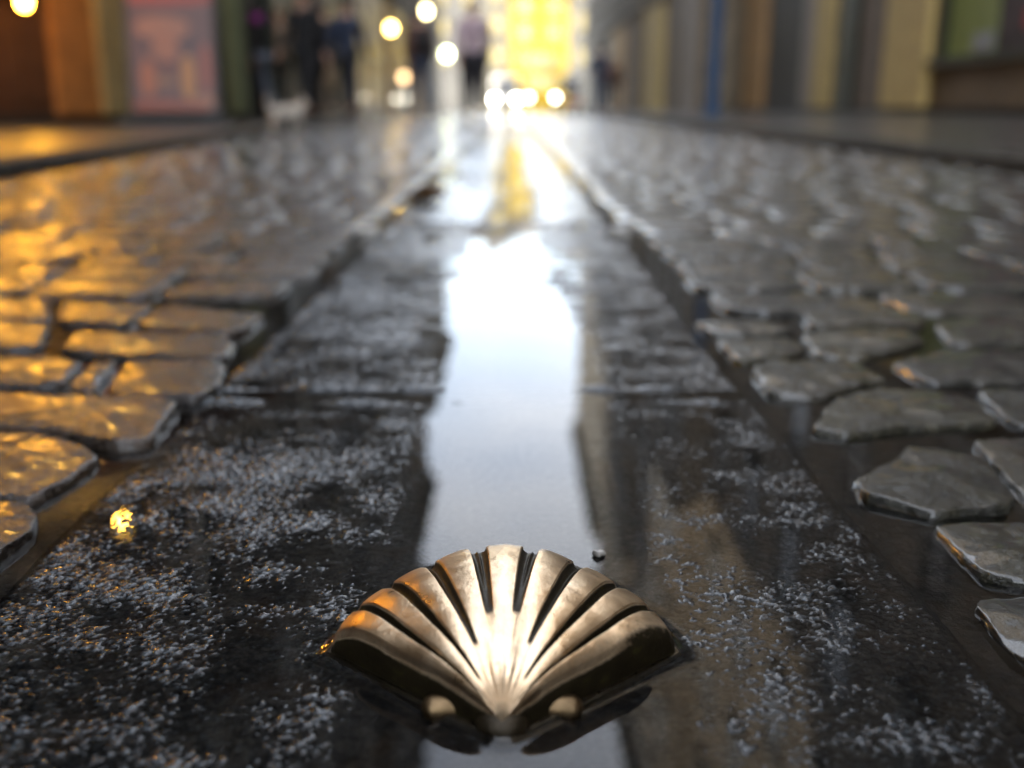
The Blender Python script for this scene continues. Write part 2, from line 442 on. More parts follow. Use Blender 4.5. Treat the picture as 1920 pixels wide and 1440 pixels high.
RIGHT = [
 [(1744, 983), (1883, 978), (2050, 990), (2080, 1080), (1930, 1092), (1850, 1078), (1812, 1044)],
 [(1600, 894), (1672, 861), (1705, 830), (1838, 852), (1905, 928), (1889, 950), (1744, 958), (1611, 924)],
 [(1822, 826), (1990, 812), (2070, 900), (1955, 958), (1925, 930), (1860, 870)],
 [(1517, 806), (1565, 744), (1644, 729), (1815, 738), (1874, 783), (1862, 794), (1728, 799), (1585, 816)],
 [(1408, 694), (1439, 675), (1611, 677), (1668, 709), (1589, 730), (1544, 742), (1437, 737)],
 [(1670, 682), (1756, 660), (2010, 657), (2060, 712), (1735, 715)],
 [(1828, 730), (2010, 724), (2070, 795), (1900, 796)],
 [(1500, 627), (1540, 617), (1689, 617), (1738, 638), (1689, 655), (1617, 668), (1533, 665)],
 [(1342, 636), (1480, 632), (1512, 656), (1461, 670), (1387, 679)],
 [(1304, 600), (1469, 602), (1490, 620), (1394, 626), (1328, 623)],
 [(1752, 604), (1990, 588), (2010, 642), (1780, 645)],
 [(1505, 588), (1725, 582), (1735, 606), (1520, 610)],
 [(1822, 1122), (1930, 1112), (2080, 1115), (2120, 1240), (1980, 1268), (1895, 1215)],
 [(1985, 1000), (2150, 985), (2200, 1090), (2100, 1100)],
 [(2090, 735), (2290, 735), (2330, 800), (2110, 800)], [(1985, 820), (2200, 820), (2240, 910), (2080, 910)],
]
nset = 0; HAND = []
for side, L_ in ((SET_L, LEFT), (SET_R, RIGHT)):
    for P in L_:
        if side is SET_L:    # stones have depth: the wall facing the lens shows, so tops stay a little high
            hh = HS + random.uniform(-.001, .0015)
        else:
            hh = HS - .0015 + random.uniform(-.001, .001)
        G = [gnd(px, py, hh) for px, py in P]
        HAND.append(G)
        V, Fc = sett_geo(G, hh, nr=2, nc=3, r=.14, jit=.0008, dome=.003 if side is SET_L else .002, tilt=(random.uniform(-.012, .012), random.uniform(-.012, .012)), rough=.0022 if side is SET_L else .0030)
        o = link('sett', mesh('sett', V, Fc), side, road); o.data.shade_smooth(); nset += 1
# rows beyond and beside
pitch = .128
stuffV = []; stuffF = []
cands = []
yl0 = gnd(0, 556, HS)[1]      # rows go on above the hand-laid ones
yr0 = gnd(0, 586, HS)[1]
def rows(side, ystart, yend):
    y_ = ystart
    while y_ < yend:
        p_ = pitch*random.uniform(.93, 1.07)
        if side < 0: x = XL-(.020 if y_ < 1.9 else .008)-random.uniform(0, .010); lim = kx(KL, y_)+.06
        else: x = XR+(.026 if y_ < 1.9 else .008)+random.uniform(0, .010); lim = kx(KR, y_)-.06
        first = True
        while (x > lim+.05) if side < 0 else (x < lim-.05):
            wd = random.uniform(.10, .185) if not first else random.uniform(.08, .20); first = False
            x2 = x+side*wd
            if abs(x2) > abs(lim)-.05: x2 = lim
            g = .0065; q = random.uniform
            P = [(x+side*g+q(-.006, .006), y_+g+q(-.004, .006)), (x2-side*g+q(-.006, .006), y_+g+q(-.004, .006)),
                 (x2-side*g+q(-.006, .006), y_+p_-g+q(-.006, .004)), (x+side*g+q(-.006, .006), y_+p_-g+q(-.006, .004))]
            cands.append((y_+p_/2, (x+x2)/2, P, side))
            x = x2
        y_ += p_
rows(-1, yl0+.004, 30); rows(1, yr0+.004, 30)
# fill beside the hand-laid stones, toward and past the frame edges
def inside(x, y_, G):
    c = False
    for (x1, y1), (x2, y2) in zip(G, G[1:]+G[:1]):
        if (y1 > y_) != (y2 > y_) and x < (x2-x1)*(y_-y1)/(y2-y1)+x1: c = not c
    return c
def clash(P):
    xs_ = [p[0] for p in P]; ys_ = [p[1] for p in P]
    for G in HAND:
        for i in range(6):
            for j in range(5):
                if inside(min(xs_)-.004+(max(xs_)-min(xs_)+.008)*i/5, min(ys_)-.004+(max(ys_)-min(ys_)+.008)*j/4, G): return True
        for (gx_, gy_) in G:
            if min(xs_)-.003 < gx_ < max(xs_)+.003 and min(ys_)-.003 < gy_ < max(ys_)+.003: return True
    return False
def fill(side, y0, y1, xa):
    y_ = y0
    while y_ < y1:
        x = xa(y_); lim = kx(KL, y_) if side < 0 else kx(KR, y_)
        while abs(x) < abs(lim)-.06:
            x2 = x+side*random.uniform(.12, .17)
            if abs(x2) > abs(lim)-.06: x2 = lim
            g = .0065; q = random.uniform
            P = [(x+side*g, y_+g+q(-.003, .004)), (x2-side*g, y_+g+q(-.003, .004)), (x2-side*g+q(-.004, .004), y_+pitch-g), (x+side*g+q(-.004, .004), y_+pitch-g)]
            if clash(P):
                x = x+side*.022; continue
            cands.append((y_+pitch/2, (x+x2)/2, P, side)); x = x2
        y_ += pitch
fill(-1, yl0-7*pitch, yl0-.01, lambda v: -.31-.46*max(v, .25))
fill(1, yr0-6*pitch, yr0-.01, lambda v: .215+.50*max(v, .25))
fill(-1, -1.0, yl0-7*pitch-.02, lambda v: XL-.03); fill(1, -1.0, yr0-6*pitch-.02, lambda v: XR+.03)
def vis(c):
    y_, x = c[0], c[1]
    return y_ > .25 and abs(x) < .53*y_+.12
inv = sorted([c for c in cands if vis(c)], key=lambda c: c[0])
single = set(id(c) for c in inv[:300-nset])
for c in cands:
    y_, x, P, side = c
    hh = HS + random.uniform(-.0016, .0016) - .0025*min(1, max(0, (y_-1.6)/2))
    q_ = .020 if y_ < 3 else .009
    tl = (random.uniform(-q_, q_), random.uniform(-q_, q_))
    if id(c) in single:
        nearby = y_ < 1.7
        V, Fc = sett_geo(P, hh, nr=2 if nearby else 1, nc=3, r=.18, jit=.0012, tilt=tl, rough=.0022 if nearby else 0)
        o = link('sett', mesh('sett', V, Fc), SET_L if side < 0 else SET_R, road); o.data.shade_smooth()
    else:
        V, Fc = sett_geo(P, hh, nr=1, nc=2 if y_ < 9 else 1, r=.14 if y_ < 9 else 0.0, jit=.001, tilt=tl)
        b = len(stuffV); stuffV += V; stuffF += [tuple(i+b for i in f) for f in Fc]
so = link('sett_field', mesh('sett_field', stuffV, stuffF), SET_F, road); so.data.shade_smooth(); so['kind'] = 'stuff'
sheet('road_surface', -3.2, 2.9, 30.05, 67, -.002, SET_F).parent = road; del bpy.data.objects['road_surface']['kind']

# ------------------------------------------------------------------ kerbs and pavements
KH = .046
def kerb(K, side, name):
    root = empty(name); root['kind'] = 'structure'
    y_ = -2.0
    while y_ < 66:
        ln = random.uniform(.75, 1.1) if y_ < 20 else 2.5
        y1 = min(y_+ln, 66); g = .005
        a = kx(K, y_+g); b = kx(K, y1-g); wd = .13*side; h_ = KH+random.uniform(-.002, .002)
        xs_ = [(a, b, -.04), (a, b, h_-.008), (a+.006*side, b+.006*side, h_-.001), (a+.02*side, b+.02*side, h_), (a+wd, b+wd, h_), (a+wd, b+wd, -.04)]
        V = []; 
        for (xa, xb, z) in xs_: V += [(xa, y_+g, z), (xb, y1-g, z)]
        Fc = [(2*i, 2*i+1, 2*i+3, 2*i+2) if side > 0 else (2*i, 2*i+2, 2*i+3, 2*i+1) for i in range(5)]
        Fc += [(0, 2, 4, 6, 8, 10), (11, 9, 7, 5, 3, 1)]
        link('kerb_stone', mesh('kerb_stone', V, Fc), KERB, root)
        y_ = y1
    return root
kerb(KL, -1, 'kerb'); kerb(KR, 1, 'kerb')
def lev_l(x): return KH
def lev_r(x): return .046 + max(0, x-1.85)*.026
def pavement(K, side, xo, lev, name):
    root = empty(name); root['kind'] = 'structure'
    y_ = -2.0; n = 0; sv = []; sf = []
    while y_ < 66:
        ln = .62 if y_ < 14 else 1.8
        x = None; j = 0
        while True:
            a0 = kx(K, y_)+.137*side; a1 = kx(K, y_+ln)+.137*side
            u0 = j*.9; u1 = u0+.9
            if u0 > abs(xo-a0)+.3: break
            g = .004
            V = []
            for (xx, yy) in ((a0+side*(u0+g), y_+g), (a0+side*(u1-g), y_+g), (a1+side*(u1-g), y_+ln-g), (a1+side*(u0+g), y_+ln-g)):
                V.append((xx, yy, lev(abs(xx))+0.0))
            dz = random.uniform(-.0015, .0015)
            V = [(a_, b_, c_+dz) for a_, b_, c_ in V] + [(a_, b_, -.04) for a_, b_, c_ in V]
            Fc = [(0, 1, 2, 3), (0, 4, 5, 1), (1, 5, 6, 2), (2, 6, 7, 3), (3, 7, 4, 0)]
            if side < 0: Fc = [f[::-1] for f in Fc]
            if 1.5 < y_ < 14 and n < 110:
                link('paving_flag', mesh('paving_flag', V, Fc), FLAG, root); n += 1
            else:
                b = len(sv); sv += V; sf += [tuple(i+b for i in f) for f in Fc]
            j += 1
        y_ += ln
    o = link('far_flags', mesh('far_flags', sv, sf), FLAG, root); o['kind'] = 'stuff'
    return root
pavement(KL, -1, -5.8, lev_l, 'pavement'); pavement(KR, 1, 5.9, lev_r, 'pavement')

# ------------------------------------------------------------------ the bronze scallop shell
nt_, na_ = 150, 468
tt = np.linspace(0, 1, nt_+1)**.9; ss = np.linspace(-1, 1, na_+1)
T, S = np.meshgrid(tt, ss, indexing='ij')
px_, py_ = fan_xy(T, S)
hc = np.interp(T, [0, .05, .12, .22, .36, .52, .70, .85, 1.0], [.0070, .0125, .0175, .0218, .0246, .0248, .0224, .0180, .0095])
hc = np.interp(T, np.linspace(0, 1, 41), np.convolve(np.pad(np.interp(np.linspace(0, 1, 41), [0, .05, .12, .22, .36, .52, .70, .85, 1.0], [.0070, .0125, .0175, .0218, .0246, .0248, .0224, .0180, .0095]), 2, mode='edge'), [.1, .2, .4, .2, .1], 'valid'))
lat = 1 - .42*np.abs(S)**2.2*(1-.75*smooth(.45, 1.0, T))
hz = hc*lat
u = (S+1)/2*9
du = np.abs(u-np.round(u)); inner = (np.round(u) > .5) & (np.round(u) < 8.5)
gi = np.abs(np.round(u)-4.5)          # .5 (centre grooves) .. 3.5
t0 = np.interp(gi, [.5, 1.5, 2.5, 3.5], [.30, .20, .10, .05])
wg = (.150 + .012*T)
dep = .0042*smooth(t0, t0+.42, T)*inner
gp = np.clip(1-(du/wg)**2, 0, 1)**.24
ridge = np.exp(-(np.abs(du)/.030)**2)*.42
rb = (np.clip(du, 0, .5))            # 0 at groove, .5 on the crown of a rib
hz = hz + .0007*(1-((.5-rb)/.5)**2)*smooth(.05, .5, T) - dep*(1-.35*smooth(.82, 1, T))*gp*(1-ridge*smooth(.35, .75, T))
hz = hz - .0026*smooth(.955, 1.0, T)**2
edge = np.clip((1-np.abs(S))/.035, 0, 1); hz = hz - .0022*(1-edge)**2*smooth(0, .2, T)
hz = hz + (fbm(px_, py_, 60, 3, 3)*.0006 + fbm(px_, py_, 220, 2, 5)*.00018)
# fine radiating lines near the hinge
hz = hz - .0004*np.exp(-((T-.07)/.055)**2)*(np.cos(S*math.pi*11)*.5+.5)
pat = np.clip((gp-.2)*4, 0, 1)*smooth(t0-.01, t0+.08, T)*inner*1.2
pat = np.maximum(pat, np.exp(-(T/.05)**2)*.6)
pat = np.maximum(pat, .72*smooth(.86, .99, S)*smooth(.3, .8, T))
pat = np.maximum(pat, .40*smooth(.70, .95, S)*smooth(.05, .25, T))
pat = np.maximum(pat, .35*smooth(-.93, -1.0, S))
pat = pat*(1-.75*inner*ridge*smooth(.45, .8, T)*(gp > 0))
me = grid_mesh('fan', px_, py_, hz)
n_v = len(me.vertices)
me_at = me.attributes.new('patina', 'FLOAT', 'POINT'); me_at.data.foreach_set('value', pat.ravel().astype(np.float32))
bm = bmesh.new(); bm.from_mesh(me)
bm.normal_update()
lay = bm.verts.layers.float['patina']
bmesh.ops.remove_doubles(bm, verts=bm.verts[:], dist=.00002)
cur = [e for e in bm.edges if e.is_boundary]
for off, dz, floor_ in ((.0007, -.0016, None), (.0004, -.0030, None), (-.0005, 0, -.006)):
    rr_ = bmesh.ops.extrude_edge_only(bm, edges=cur)
    nv = [g for g in rr_['geom'] if isinstance(g, bmesh.types.BMVert)]
    cur = [g for g in rr_['geom'] if isinstance(g, bmesh.types.BMEdge)]
    for v in nv:
        d_ = Vector((v.co.x, v.co.y-.05, 0)); d_ = d_.normalized() if d_.length > 1e-6 else Vector((0, 0, 0))
        v.co += d_*off; v.co.z = floor_ if floor_ is not None else v.co.z+dz
        v[lay] = 1.0 if off < .0006 else .8
bmesh.ops.recalc_face_normals(bm, faces=bm.faces[:])
bm.to_mesh(me); bm.free()
shell = empty('scallop_marker', (SX, SY, 0))
tag(shell, 'bronze scallop shell stud with nine ribs set in the wet middle slab', 'shell marker')
fo = link('fan', me, BRONZE, shell); me.shade_smooth()
bm = bmesh.new(); bm.from_mesh(me); up = sum(f.normal.z*f.calc_area() for f in bm.faces)
if up < 0:
    bmesh.ops.reverse_faces(bm, faces=bm.faces[:]); bm.to_mesh(me)
bm.free()
# base plate below the fan and the two ears beside the hinge
loc = OUT - np.array([SX, SY]); cen = loc.mean(0)
def off_out(k): 
    d_ = loc-np.array([0, .045]); return loc + d_/np.linalg.norm(d_, axis=1)[:, None]*k
n = len(loc); V = []
for k, z in ((.0030, -.006), (.0030, -.0002), (.0022, .0006), (-.004, .0008)):
    for (x, y_) in off_out(k): V.append((x, y_, z))
Fc = [(k*n+i, (k*n+(i+1) % n), (k+1)*n+(i+1) % n, (k+1)*n+i) for k in range(3) for i in range(n)]
me = mesh('base_plate', V, Fc)
bm = bmesh.new(); bm.from_mesh(me); bmesh.ops.recalc_face_normals(bm, faces=bm.faces[:]); bm.to_mesh(me); bm.free()
link('base_plate', me, DARKBR, shell, auto=40)
m = MB(); m.ell((0, .0045, .0020), (.0095, .0062, .0056), 28, 18); o = m.obj('umbo', DARKBR, shell); o.data.shade_smooth()
EAR = plain('ear_bronze', (.16, .11, .06), .38, 1.0, .25, 120, .0003)
for sgn in (-1, 1):
    V = []; Fc = []; NN, MM = 20, 12
    P0 = Vector((sgn*.014, .0165, .0035)); P1 = Vector((sgn*.0295, .0150, .0028))
    for i in range(MM+1):
        f = i/MM; c = P0.lerp(P1, f); rr_ = .0040*math.sqrt(max(0.0, 1-max(0, (f-.70)/.30)**2))+1e-5
        for k in range(NN):
            a = 2*math.pi*k/NN
            V.append((c.x, c.y+rr_*1.15*math.cos(a), c.z-.001+rr_*1.0*math.sin(a)*(1 if math.sin(a) > 0 else 1.6)))
    for i in range(MM):
        for k in range(NN): Fc.append((i*NN+k, i*NN+(k+1) % NN, (i+1)*NN+(k+1) % NN, (i+1)*NN+k))
    me = mesh('ear', V, Fc); bm = bmesh.new(); bm.from_mesh(me); bmesh.ops.recalc_face_normals(bm, faces=bm.faces[:]); bm.to_mesh(me); bm.free()
    link('ear', me, EAR, shell); me.shade_smooth()

# small debris lying on the slabs
def leaf(x, y_, z, rz, L_, mat, curl):
    V = []; Fc = []; n = 10
    for i in range(n+1):
        f = i/n; wd = L_*.34*math.sin(math.pi*min(1, f*.97+.03))**.8*(1-.35*f)
        for j in (-2, -1, 0, 1, 2):
            q = j/2
            V.append((q*wd*(1+.18*math.sin(9*f)), (f-.5)*L_, curl*(abs(q)**1.6)*wd*1.2+curl*L_*.35*(f-.5)**2*2 + .002*math.sin(7*f+j)))
    for i in range(n):
        for j in range(4): Fc.append((i*5+j, i*5+j+1, i*5+j+6, i*5+j+5))
    o = link('fallen_leaf', mesh('fallen_leaf', V, Fc), mat); o.location = (x, y_, z); o.rotation_euler = (0, 0, rz)
    m_ = o.modifiers.new('thick', 'SOLIDIFY'); m_.thickness = .0008; o.data.shade_smooth(); return o
LEAF = plain('wet_brown_leaf', (.11, .055, .018), .3, 0, .5, 40)
g = gnd(800, 380, .0); tag(leaf(g[0], g[1], .004, 1.2, .095, LEAF, 1.0), 'curled wet brown leaf in the bright reflection between slab edge and street centre', 'leaf')
LEAF2 = plain('wet_yellow_leaf', (.22, .16, .03), .3, 0, .5, 40)
g = gnd(853, 333, .0); tag(leaf(g[0], g[1], .004, .3, .085, LEAF2, .5), 'small yellowish wet leaf just beyond the curled brown leaf', 'leaf')
PEB = plain('pale_wet_pebble', (.28, .27, .25), .2, 0, .4, 200, coat=.5)
def pebble(px, py, r, label):
    g = gnd(px, py, r[2]*.5); me = bpy.data.meshes.new('pebble'); bm = bmesh.new(); bmesh.ops.create_icosphere(bm, subdivisions=3, radius=1)
    for v in bm.verts:
        k = 1+.25*math.sin(5*v.co.x+3*v.co.y+px)+.12*math.sin(11*v.co.z+py); v.co = Vector((v.co.x*r[0]*k, v.co.y*r[1]*k, v.co.z*r[2]*k))
    bm.to_mesh(me); bm.free(); o = link('pebble', me, PEB, smooth=True); o.location = (g[0], g[1], r[2]*.35); tag(o, label, 'pebble')
pebble(1122, 1037, (.0030, .002, .0016), 'tiny pale pebble in the water just behind the shell')
pebble(1162, 437, (.020, .012, .012), 'dark stone chip at the right edge of the bright reflection')
pebble(690, 437, (.020, .012, .010), 'dark stone chip at the left slab edge before the leaves')

# ------------------------------------------------------------------ buildings
GLASS = plain('dark_window_glass', (.02, .022, .025), .05, 0, .2, 2, spec=.8)
SURR = plain('stone_surround', (.17, .155, .13), .7, 0, .2, 5, .002)
ROOF = plain('slate_roof', (.06, .06, .07), .5, 0, .3, 4, .003)
def stone(name, c, joint=True):
    t = NT(name); p = t.obj()
    bt = t.n('ShaderNodeTexBrick'); bt.inputs['Scale'].default_value = 1.0
    bt.inputs['Color1'].default_value = tuple(v*.85 for v in c)+(1,); bt.inputs['Color2'].default_value = tuple(min(1, v*1.15) for v in c)+(1,)
    bt.inputs['Mortar'].default_value = tuple(v*.5 for v in c)+(1,); bt.inputs['Brick Width'].default_value = .7; bt.inputs['Row Height'].default_value = .32; bt.inputs['Mortar Size'].default_value = .012
    sp = t.n('ShaderNodeSeparateXYZ'); t.l(p, sp.inputs[0]); cb = t.n('ShaderNodeCombineXYZ')
    t.l(t.math('ADD', sp.outputs[0], sp.outputs[1]), cb.inputs[0]); t.l(sp.outputs[2], cb.inputs[1]); t.l(cb.outputs[0], bt.inputs['Vector'])
    st = t.ramp(t.noise(p, 1.3, 6, .65), [(.3, (.55, .52, .5)), (.65, (1.1, 1.1, 1.1))])
    t.color(t.mix(.8, bt.outputs['Color'], st, 'MULTIPLY')); t.set(Roughness=.75); t.normal(t.bump(t.noise(p, 25, 5, .6), .6, .01))
    return t.m
def facade_M(a, b):
    """matrix: local x along the facade from a to b, local y outward (to the street), z up"""
    a = Vector((a[0], a[1], 0)); b = Vector((b[0], b[1], 0)); u = (b-a).normalized()
    nrm = Vector((-u.y, u.x, 0))
    if nrm.x*a.x > 0 and abs(nrm.x) > .2: nrm = -nrm          # outward = toward the street axis
    return a, u, nrm, (b-a).length
_wm = {}
def win_mesh(w_, h_):
    k = (round(w_, 2), round(h_, 2))
    if k not in _wm:
        f = MB(); t_ = .13
        f.box(-w_/2-t_, -w_/2, 0, .09, -.02, h_+.02); f.box(w_/2, w_/2+t_, 0, .09, -.02, h_+.02)
        f.box(-w_/2-t_, w_/2+t_, 0, .10, h_+.02, h_+.2); f.box(-w_/2-t_-.05, w_/2+t_+.05, 0, .16, -.14, -.02)
        s = MB(); s.box(-w_/2+.005, w_/2-.005, .004, .016, 0, h_)
        m = MB(); m.box(-.03, .03, .017, .05, 0, h_); m.box(-w_/2, -.033, .017, .048, h_*.5-.03, h_*.5+.03); m.box(.033, w_/2, .017, .048, h_*.5-.03, h_*.5+.03)
        _wm[k] = (f.mesh('window'), s.mesh('pane'), m.mesh('sash'))
    return _wm[k]
SASH = plain('white_sash_paint', (.7, .7, .68), .4)
def building(label, a, b, h, depth, wallm, floors, bays, ground=3.4, group=None, skip_ground=False, ww=1.0, wh=1.7):
    o_, u, nrm, ln = facade_M(a, b)
    root = empty('building', (a[0], a[1], 0)); tag(root, label, 'building', group)
    rot = Matrix(((u.x, nrm.x, 0), (u.y, nrm.y, 0), (0, 0, 1)))
    def place(ob, x, y_, z):
        ob.matrix_parent_inverse = Matrix(); p = rot @ Vector((x, y_, z)); ob.location = p
        ob.rotation_euler = rot.to_euler() if rot.determinant() > 0 else (0, 0, 0)
    M = rot.to_4x4()
    m = MB(); m.box(.01, ln-.01, -depth, 0, -.05, h, M); wl = m.obj('wall', wallm, root)
    m = MB(); m.box(-.05, ln+.05, .0015, .35, h-.5, h-.15, M); m.box(-.08, ln+.08, .0015, .5, h-.148, h+.05, M); m.obj('cornice', SURR, root)
    m = MB(); m.box(0, ln, .0015, .16, ground+.1, ground+.42, M); m.obj('string_course', SURR, root)
    m = MB(); V = [(0, .3, h+.051), (ln, .3, h+.051), (ln, -depth, h+.051), (0, -depth, h+.051), (0, -depth*.5, h+2.2), (ln, -depth*.5, h+2.2)]
    m.add([tuple(M @ Vector(v)) for v in V], [(0, 1, 5, 4), (2, 3, 4, 5), (0, 4, 3), (1, 2, 5), (0, 3, 2, 1)]); m.obj('roof', ROOF, root)
    fh = (h-.6-ground)/floors
    fr, pn, sh_ = win_mesh(ww, min(wh, fh*.62))
    det = rot.determinant()
    for f in range(floors):
        for k in range(bays):
            x = ln*(k+.5)/bays; z = ground + fh*f + fh*.25
            pos = rot @ Vector((x, .002, z))
            ang = math.atan2(u.y, u.x) if det > 0 else math.atan2(-u.y, -u.x)
            wo = link('window', fr, SURR, root); wo.location = pos; wo.rotation_euler = (0, 0, ang)
            po = link('pane', pn, GLASS, wo); so_ = link('sash', sh_, SASH, wo)
    return root, M, ln
W_SAND = stone('sandstone_wall', (.25, .20, .135)); W_GREY = stone('grey_stone_wall', (.075, .068, .060)); W_WARMLT = stone('warm_light_wall', (.32, .19, .055))  # last wall here: warm light put into its colour, an ochre tone
W_CREAM = stone('cream_wall', (.16, .145, .105)); W_DARK = stone('dark_stone_wall', (.030, .026, .022)); W_YEL = stone('yellow_wall', (.42, .29, .015)); W_LIT = stone('light_cream_wall', (.25, .23, .185)); W_PALE = stone('pale_wall', (.14, .135, .12))
LG = 'buildings on the side of the lamps'
# left, from behind the lens up the street
building('tall stone building beside the lamp-lit shop, nearest on its side', (-5.75, -28), (-5.75, 7.0), 21, 8, W_GREY, 5, 11)
SA, SB = (-5.75, 7.2), (-3.30, 12.7)
shopL, ML, lnL = building('lamp-lit shop building with angled front, brown riser and warm window', SA, SB, 17, 7, W_DARK, 4, 2)
building('dark stone building behind the walkers in black', (-3.75, 13.2), (-3.75, 26), 17.5, 8, W_DARK, 4, 5)
building('tallest dark building past the dark-coated walkers', (-3.75, 26.1), (-3.75, 36), 23.5, 8, W_GREY, 6, 4)
building('building with warm light in its wall colour before the open end of the street', (-4.15, 36.1), (-4.15, 46), 17.5, 8, W_WARMLT, 5, 4)
building('last low cream building on the lamp side before the plaza', (-4.2, 46.1), (-4.2, 62), 14, 8, W_LIT, 3, 5)
# right
building('stone building with pilasters and green shop window', (5.5, -28), (5.5, 26), 21, 8, W_SAND, 5, 17)
building('brown stone building behind the blue pole', (4.75, 26.2), (4.75, 36), 24, 8, W_SAND, 6, 5)
building('sandstone building with sunlit upper storeys near the street end', (4.45, 36.1), (4.45, 46), 23.5, 8, W_SAND, 6, 7)
building('last pale building on the pole side before the plaza', (4.4, 46.1), (4.4, 64), 20.5, 8, W_LIT, 5, 5)
# the far side of the plaza
sheet('plaza', -60, 60, 67.02, 104, -.010, plain('pale_plaza_paving', (.15, .14, .12), .35, 0, .15, 2, .004))
FGLASS = plain('pale_far_glass', (.34, .26, .06), .1, 0, .1, 2, spec=.8)  # pale yellow close to the yellow wall, keeps window contrast low
def farb(label, x0, x1, y_, h, m, fl, bays):
    root = empty('building', (x0, y_, 0)); tag(root, label, 'building')
    ln = x1-x0; q = MB(); q.box(0, ln, 0, 9, -.05, h); q.obj('wall', m, root)
    q = MB(); q.box(-.1, ln+.1, -.45, -.002, h-.4, h); q.obj('cornice', SURR, root)
    q = MB(); q.add([(0, -.3, h+.003), (ln, -.3, h+.003), (ln, 9, h+.003), (0, 9, h+.003), (0, 4.5, h+2.4), (ln, 4.5, h+1.2)], [(0, 1, 5, 4), (2, 3, 4, 5), (0, 4, 3), (1, 2, 5), (0, 3, 2, 1)]); q.obj('roof', SURR, root)
    fh = (h-4.2)/fl; fr, pn, sh_ = win_mesh(1.1, fh*.55)
    for f in range(fl):
        for k in range(bays):
            wo = link('window', fr, SURR, root); wo.location = (ln*(k+.5)/bays, -.002, 3.8+fh*f+fh*.2); wo.rotation_euler = (0, 0, math.pi)
            link('pane', pn, FGLASS, wo); link('sash', sh_, SASH, wo)
farb('pale cream building across the plaza behind the warm-toned corner', -22, -2.9, 104, 12.5, W_PALE, 3, 7)
farb('sunlit cream building across the plaza beside the yellow one', -2.9, -.2, 104, 13, W_CREAM, 3, 1)
farb('bright yellow building closing the street across the plaza', -.2, 5.6, 104, 11.4, W_YEL, 3, 2)
farb('pale building across the plaza beyond the yellow one', 5.6, 26, 104, 13.5, W_PALE, 3, 7)

# ---- shopfront of the lamp-lit shop (left)
BROWN = plain('dark_brown_wood', (.050, .024, .014), .35, 0, .35, 8, .002, coat=.2)
LAMPST = plain('lamp_tinted_stone', (.20, .085, .02), .6, 0, .25, 6, .004)  # orange glow of the lamps is put into the stone colour
PILAS = plain('yellow_grey_pilaster', (.16, .13, .06), .6, 0, .25, 6, .003)
DKGRN = plain('dark_green_paint', (.020, .028, .022), .4, 0, .3, 5, .001)
GRNPAN = plain('pale_green_panel', (.10, .12, .07), .45, 0, .3, 6, .001)
BLACK = plain('black_doorway', (.010, .010, .010), .5)
WARMG = emit('lit_warm_shop_window', (1.0, .38, .012), .20)
def kfac(px, y0=200, A=SA, B=SB):
    """distance along the angled front seen at photo column px"""
    k = (px-960)/F*CT
    # A.x + u.x*s = k*(A.y + u.y*s + .045)
    L_ = math.hypot(B[0]-A[0], B[1]-A[1]); ux, uy = (B[0]-A[0])/L_, (B[1]-A[1])/L_
    return (k*(A[1]+.06)-A[0])/(ux-k*uy)
def fpart(M, root, name, mat, x0, x1, z0, z1, y0=.0015, y1=.06):
    m = MB(); m.box(x0, x1, y0, y1, z0, z1, M); return m.obj(name, mat, root)
q = [kfac(p) for p in (-330, 100, 172, 232, 256, 420, 455, 640)]
fpart(ML, shopL, 'plinth', BLACK, 0.02, lnL-.05, .03, .14, .0015, .10)
x0 = max(.05, q[0])
fpart(ML, shopL, 'riser', BROWN, x0, q[1], .142, 1.22, .0015, .05)
n = 4
for i in range(n):
    a = x0+(q[1]-x0)*i/n; b = x0+(q[1]-x0)*(i+1)/n
    fpart(ML, shopL, 'riser_panel', BROWN, a+.06, b-.06, .26, 1.08, .0515, .07)
fpart(ML, shopL, 'window_sill', BROWN, x0, q[1], 1.222, 1.29, .0015, .13)
fpart(ML, shopL, 'shop_window', WARMG, x0, kfac(10), 1.292, 2.35, .0015, .02)
for i in range(n+1):
    a = x0+(q[1]-x0)*i/n
    fpart(ML, shopL, 'mullion', BROWN, a-.03, a+.03, 1.293, 2.35, .0215, .09)
fpart(ML, shopL, 'stone_pier', LAMPST, q[1]+.004, q[2], .142, 3.2, .0015, .16)
fpart(ML, shopL, 'pilaster', PILAS, q[2]+.004, q[3], .142, 3.3, .0015, .24)
fpart(ML, shopL, 'door', DKGRN, q[3]+.004, q[5]+.03, .142, 3.1, .0015, .08)
fpart(ML, shopL, 'green_panel', GRNPAN, q[5]+.034, q[6], .142, 3.1, .0015, .12)
fpart(ML, shopL, 'side_door', BLACK, q[6]+.004, lnL-.06, .142, 3.1, .0015, .05)
fpart(ML, shopL, 'fascia', BROWN, .05, lnL-.05, 3.31, 3.49, .0015, .30)

# warm lamps hanging beside the shop window, one lamp each
BULB = emit('lit_warm_bulb', (1.0, .43, .022), 34); BRASS = plain('dark_brass', (.12, .08, .03), .35, 1.0)
def hanging_lamp(px, py, d, label, r=.045, top=3.5, mat=BULB, x=None, z=None, group=None):
    if x is None:
        v = (py-720)/F
        z = H - (d*(v*CT+ST)/(CT-v*ST))
        x = (px-960)*(d*CT+(H-z)*ST)/F
    root = empty('hanging_lamp', (x, d, z)); tag(root, label, 'lamp', group)
    m = MB(); m.ell((0, 0, 0), (r, r, r*1.15), 16, 10); o = m.obj('bulb', mat, root); o.data.shade_smooth()
    m = MB(); m.cyl((0, 0, r*1.05), (0, 0, r*1.9), r*.5, r*.35, 12); m.obj('socket', BRASS, root, 40)
    m = MB(); m.cyl((0, 0, r*1.9), (0, 0, max(.3, top-z)), .006, .006, 6); m.obj('cord', BLACK, root)
    return root
hanging_lamp(45, 4, 9.0, 'lowest warm lamp glowing before the brown shop riser')
